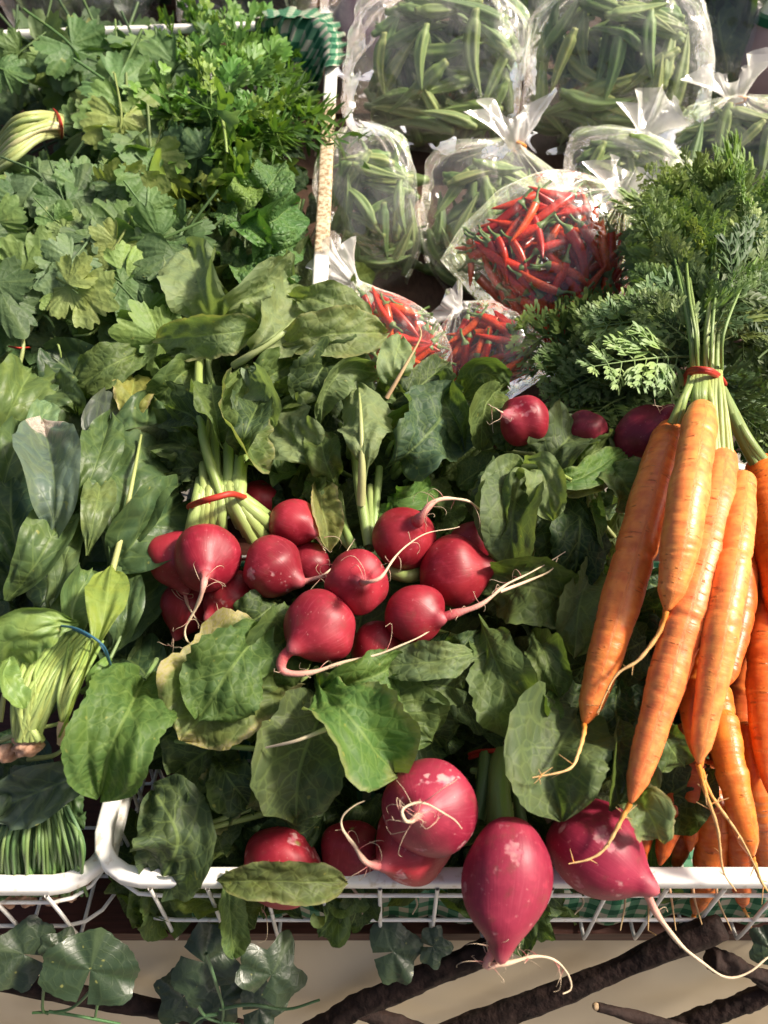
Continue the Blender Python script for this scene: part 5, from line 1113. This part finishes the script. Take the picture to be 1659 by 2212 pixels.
chilli_bag('small chilli bag with twisted white neck below the scuffed rim', 'the small bag with a twisted neck', 62, 12, (915, 835), (768, 612), .40, .47, 205, .085, tuft=(85, 34, (-.2, .3)), tie=False, size=(.045, .062), prof=[(0, .7), (.08, .9), (.3, 1), (.5, .92), (.7, .62), (.88, .26), (1, .10)])
chilli_bag('small chilli bag with crumpled knot between the other two', 'the small bag with a crumpled knot', 62, 13, (1110, 855), (990, 668), .40, .47, 225, .09, tuft=(40, 34, (-.5, .3)), tie=False, size=(.045, .062), prof=[(0, .6), (.08, .85), (.3, 1), (.55, .95), (.75, .75), (.88, .4), (1, .12)])
# bags of leafy greens along the back
def greens_bag(lab, leaf_lab, seed, cols, n, *a, mesh=SPIN_VAR, size=(.10, .16), **k):
    r, i = bag('greens_bag', lab, 'bag of greens', 'clear bags of leaves at the back', *a, seed=seed, **k); rng = random.Random(seed)
    bn = thing('greens_bunch', leaf_lab, 'greens', i['B'], None)
    for _ in range(n):
        p = i['B']+i['Z']*i['L']*rng.uniform(.05, .6)+i['X']*i['W']*rng.uniform(-.7, .7)+i['N']*i['D']*rng.uniform(-.4, .6)
        place(rng.choice(mesh), 'leaf', bn, p, i['Z']+i['X']*rng.gauss(0, .35)+i['N']*rng.gauss(0, .15), i['N']+i['X']*rng.gauss(0, .4), rng.uniform(*size), jit(rng.choice(cols), .2, rng))
    return r
DGR = [(.035, .065, .03), (.05, .09, .04), (.06, .10, .05)]
greens_bag('tall clear bag of dark leaves at the far right corner', 'dark green leaves inside the tall right corner bag', 21, DGR, 34, (1540, 345), (1545, -120), .88, .94, 215, .11)
greens_bag('flat dark bag of greens behind the rear white rim', 'dark leaves in the bag behind the rear white rim', 22, [(.03, .055, .03), (.05, .08, .045)], 34, (170, 120), (190, -160), 1.08, 1.14, 330, .12)
greens_bag('clear bag of greens behind the parsley bunch', 'dark leaves in the bag behind the parsley', 23, [(.03, .055, .03), (.06, .08, .05)], 30, (540, 90), (540, -160), 1.08, 1.14, 300, .12)
rt, pi_ = bag('vegetable_bag', 'small clear bag of dark purple vegetables beside the checked cloth', 'bag', None, (765, 170), (790, -90), .95, 1.0, 150, .10, 31)
def aubergine(x, y, s, rz, lab):
    t = np.linspace(0, 1, 22); pr = np.interp(t, [0, .05, .2, .5, .8, .95, 1], [.02, .2, .34, .30, .2, .12, .01]); th = np.linspace(0, 2*PI, 22, endpoint=False)
    c = np.array(aty(x, y, .955)); d = np.array([math.cos(rz), 0, math.sin(rz)]); b = np.cross(d, np.array([0, 1.0, 0]))
    G = c+d*((t-.5)*s)[:, None, None]+pr[:, None, None]*s*(np.cos(th)[None, :, None]*b+np.sin(th)[None, :, None]*np.array([0, 1.0, 0]))
    o = obj('aubergine', Mesh().grid(G, wrap=True), M_PURPLE); tag(o, lab, 'aubergine', 'purple aubergines')
aubergine(750, 60, .085, 1.2, 'upright dark purple aubergine in the small bag by the cloth'); aubergine(790, 105, .085, .3, 'dark purple aubergine lying lowest in the small bag by the cloth')
greens_bag('thin clear bag of leaves between the two big okra bags', 'leaves in the thin bag between the big okra bags', 24, DGR, 22, (1118, 200), (1118, -150), .98, 1.02, 130, .08)
# lilac wrapped pack at the right edge
pk = thing('wrapped_pack', 'lilac wrapped pack with white and green band at the right edge', 'pack', aty(1690, 130, .86))
def ell(c, r, n=24, m=32, z0=0, z1=PI):
    PH, TH = np.meshgrid(np.linspace(z0+.001, z1-.001, n), np.linspace(0, 2*PI, m, endpoint=False), indexing='ij')
    return np.array(c)+np.stack([r[0]*np.sin(PH)*np.cos(TH), r[1]*np.sin(PH)*np.sin(TH), r[2]*np.cos(PH)], -1)
pcx = np.array(aty(1690, 140, .86)); obj('wrapper', Mesh().grid(ell(pcx, (.048, .05, .09)), wrap=True, flip=True), M_LILAC, pk)
obj('white_band', Mesh().grid(ell(pcx, (.0495, .0515, .0915), z0=.45, z1=1.0), wrap=True, flip=True), M_WHITE, pk)
obj('green_band', Mesh().grid(ell(pcx, (.0500, .0520, .0920), z0=.95, z1=1.1), wrap=True, flip=True), M_CLOTH, pk)

# ================================================================== FRONT: branches and ivy on the cream panel
def branch(lab, path, thick, o=.022, seed=0, cut=None):
    rng = random.Random(seed); P = catmull([atp(x, y, o) for x, y in path], 50); R = px2m(thick*.40, P.mean(0)); root = thing('branch', lab, 'branch', P[0], 'dark branches on the stall front')
    T = nrm(np.gradient(P, axis=0)); B = nrm(np.cross(T, PN_N)); N = np.cross(B, T); s = np.linspace(0, 1, 50); th = np.linspace(0, 2*PI, 22, endpoint=False); S_, TH = np.meshgrid(s, th, indexing='ij')
    r = R*(1+.10*wob(S_*5, S_*0, rng, 5, 3)+.07*wob(np.cos(TH)*2+S_*6, np.sin(TH)*2, rng, 7, 3)+.05*wob(S_*30, np.cos(TH)*5, rng, 7, 3)+.04*wob(S_*9, np.sin(TH)*9+np.cos(TH)*4, rng, 7, 3))
    G = P[:, None]+r[..., None]*(np.cos(TH)[..., None]*B[:, None]+np.sin(TH)[..., None]*N[:, None]); G = np.concatenate([np.tile(P[:1][:, None], (1, 22, 1)), G, np.tile(P[-1:][:, None], (1, 22, 1))])
    obj('bark', Mesh().grid(G, wrap=True), M_BARK, root)
    if cut: obj('cut_end', Mesh().grid(ell(P[0]-T[0]*.001, (R*.8, R*.8, R*.7), 12, 16), wrap=True, flip=True), M_CUT, root)
branch('leftmost dark branch sloping below the ivy leaf', [(-30, 2112), (180, 2150), (420, 2195), (600, 2240)], 46, seed=1)
branch('dark branch rising from the ivy towards the hanging radish', [(660, 2240), (764, 2182), (900, 2118), (1090, 2040)], 62, seed=2)
branch('long dark branch rising beneath the hanging root tails', [(940, 2240), (1186, 2155), (1400, 2062), (1560, 2000)], 56, .03, seed=3)
branch('short dark branch descending at the right edge below carrot tips', [(1535, 2070), (1610, 2095), (1720, 2150)], 50, .022, seed=4)
branch('lowest dark branch at the right corner', [(1420, 2232), (1560, 2185), (1720, 2120)], 48, .024, seed=5)
branch('broken dark branch with a pale splintered end', [(1290, 2175), (1380, 2198), (1500, 2225)], 26, .030, seed=6, cut=True)
branch('dark branch running under the ivy to the bottom edge', [(745, 2175), (830, 2202), (960, 2245)], 40, .02, seed=7)
def ivy_leaf(par, cx, cy, wpx, rot, o, seed, col, lob=.20, tilt=(0, 0)):
    rng = random.Random(seed); na, nr = 97, 12; th = np.linspace(-PI+.12, PI-.12, na)
    r = .56+lob*np.cos(th*2.5)**2*np.cos(th/2)+.36*np.exp(-(th/.30)**2)*lob*2+.10*np.exp(-((np.abs(th)-2.2)/.4)**2); r = r*(1+.030*(2*np.abs((th*4.3) % 1-.5)-.5)+.015*np.sin(th*9+seed))
    ss = np.linspace(.0, 1, nr); S_, TH = np.meshgrid(ss, th, indexing='ij'); X = S_*r*np.sin(TH); Y = S_*r*np.cos(TH)
    z = -.22*(X**2)+.10*np.abs(X)-.15*Y*Y+.03*wob(X*2, Y*2, rng, 5, 2)+.03*S_*np.cos(TH*5)+.03*S_*S_*np.sin(TH*6+seed)
    c = np.array(atp(cx, cy, o)); s = px2m(wpx, c)/1.75; Y = Y*.74; Zv = nrm(nrm(CAM-c)+.5*PN_N+np.array([tilt[0], 0, tilt[1]])); d = img_dir(rot); Yv = nrm(d-Zv*(d @ Zv)); Xv = np.cross(Yv, Zv)
    G = c+s*(X[..., None]*Xv+Y[..., None]*Yv+z[..., None]*Zv); vv = .5+.5*np.clip(TH/PI, -1, 1)
    return obj('leaf', Mesh().grid(G, uv=np.stack([S_, vv], -1), met=np.stack([X*4, Y*4], -1)), M_IVY, par, col)
iv = thing('ivy_vine', 'dark glossy ivy vine hanging over branches under the spinach corner', 'ivy', atp(200, 2090, .03), 'ivy on the stall front')
IVC = (.005, .016, .008)
ivy_leaf(iv, 195, 2095, 300, PI/2-.15, .05, 1, (.006, .021, .009), .06); ivy_leaf(iv, 50, 2062, 215, 2.7, .035, 2, IVC, .12); ivy_leaf(iv, 130, 2050, 120, 1.2, .03, 8, IVC, .2)
for p in ([(207, 2092, ), (212, 2150), (206, 2195)], [(206, 2130), (150, 2180), (70, 2188)], [(95, 2130), (92, 2180), (105, 2190)], [(105, 2185), (170, 2195), (260, 2212)]): stem(iv, [(x, y, .045) for x, y in p], 3.5, 3, (.07, .16, .05), fn=atp, name='vine')
iv2 = thing('ivy_vine', 'shaded ivy vine with pointed leaves below the hanging radish leaf', 'ivy', atp(480, 2100, .03), 'ivy on the stall front')
ivy_leaf(iv2, 440, 2078, 215, -.5, .035, 3, IVC, .25); ivy_leaf(iv2, 585, 2105, 200, 1.1, .05, 4, (.005, .017, .008), .30, (.5, 0)); ivy_leaf(iv2, 395, 2155, 170, -2.2, .03, 5, (.006, .017, .008), .22); ivy_leaf(iv2, 560, 2180, 150, .2, .035, 6, (.006, .017, .008), .25); ivy_leaf(iv2, 480, 2160, 140, -1.2, .03, 9, IVC, .25)
for p in ([(445, 2060), (465, 2120), (482, 2180), (475, 2230)], [(475, 2180), (540, 2170), (620, 2180), (690, 2160)], [(470, 2190), (430, 2200), (400, 2230)], [(420, 2160), (450, 2200), (520, 2215)]): stem(iv2, [(x, y, .048) for x, y in p], 4, 3, (.07, .15, .06), fn=atp, name='vine')
iv3 = thing('ivy_vine', 'single dark ivy leaf against the cream panel left of the hanging radish', 'ivy', atp(850, 2060, .03), 'ivy on the stall front')
ivy_leaf(iv3, 850, 2055, 190, .3, .03, 7, IVC, .15); ivy_leaf(iv3, 935, 2046, 110, -.1, .03, 11, IVC, .25)
iv4 = thing('ivy_vine', 'ivy leaf at the far right edge below the carrot tips', 'ivy', atp(1650, 2060, .03), 'ivy on the stall front')
ivy_leaf(iv4, 1665, 2050, 130, -2.5, .03, 12, IVC, .2)
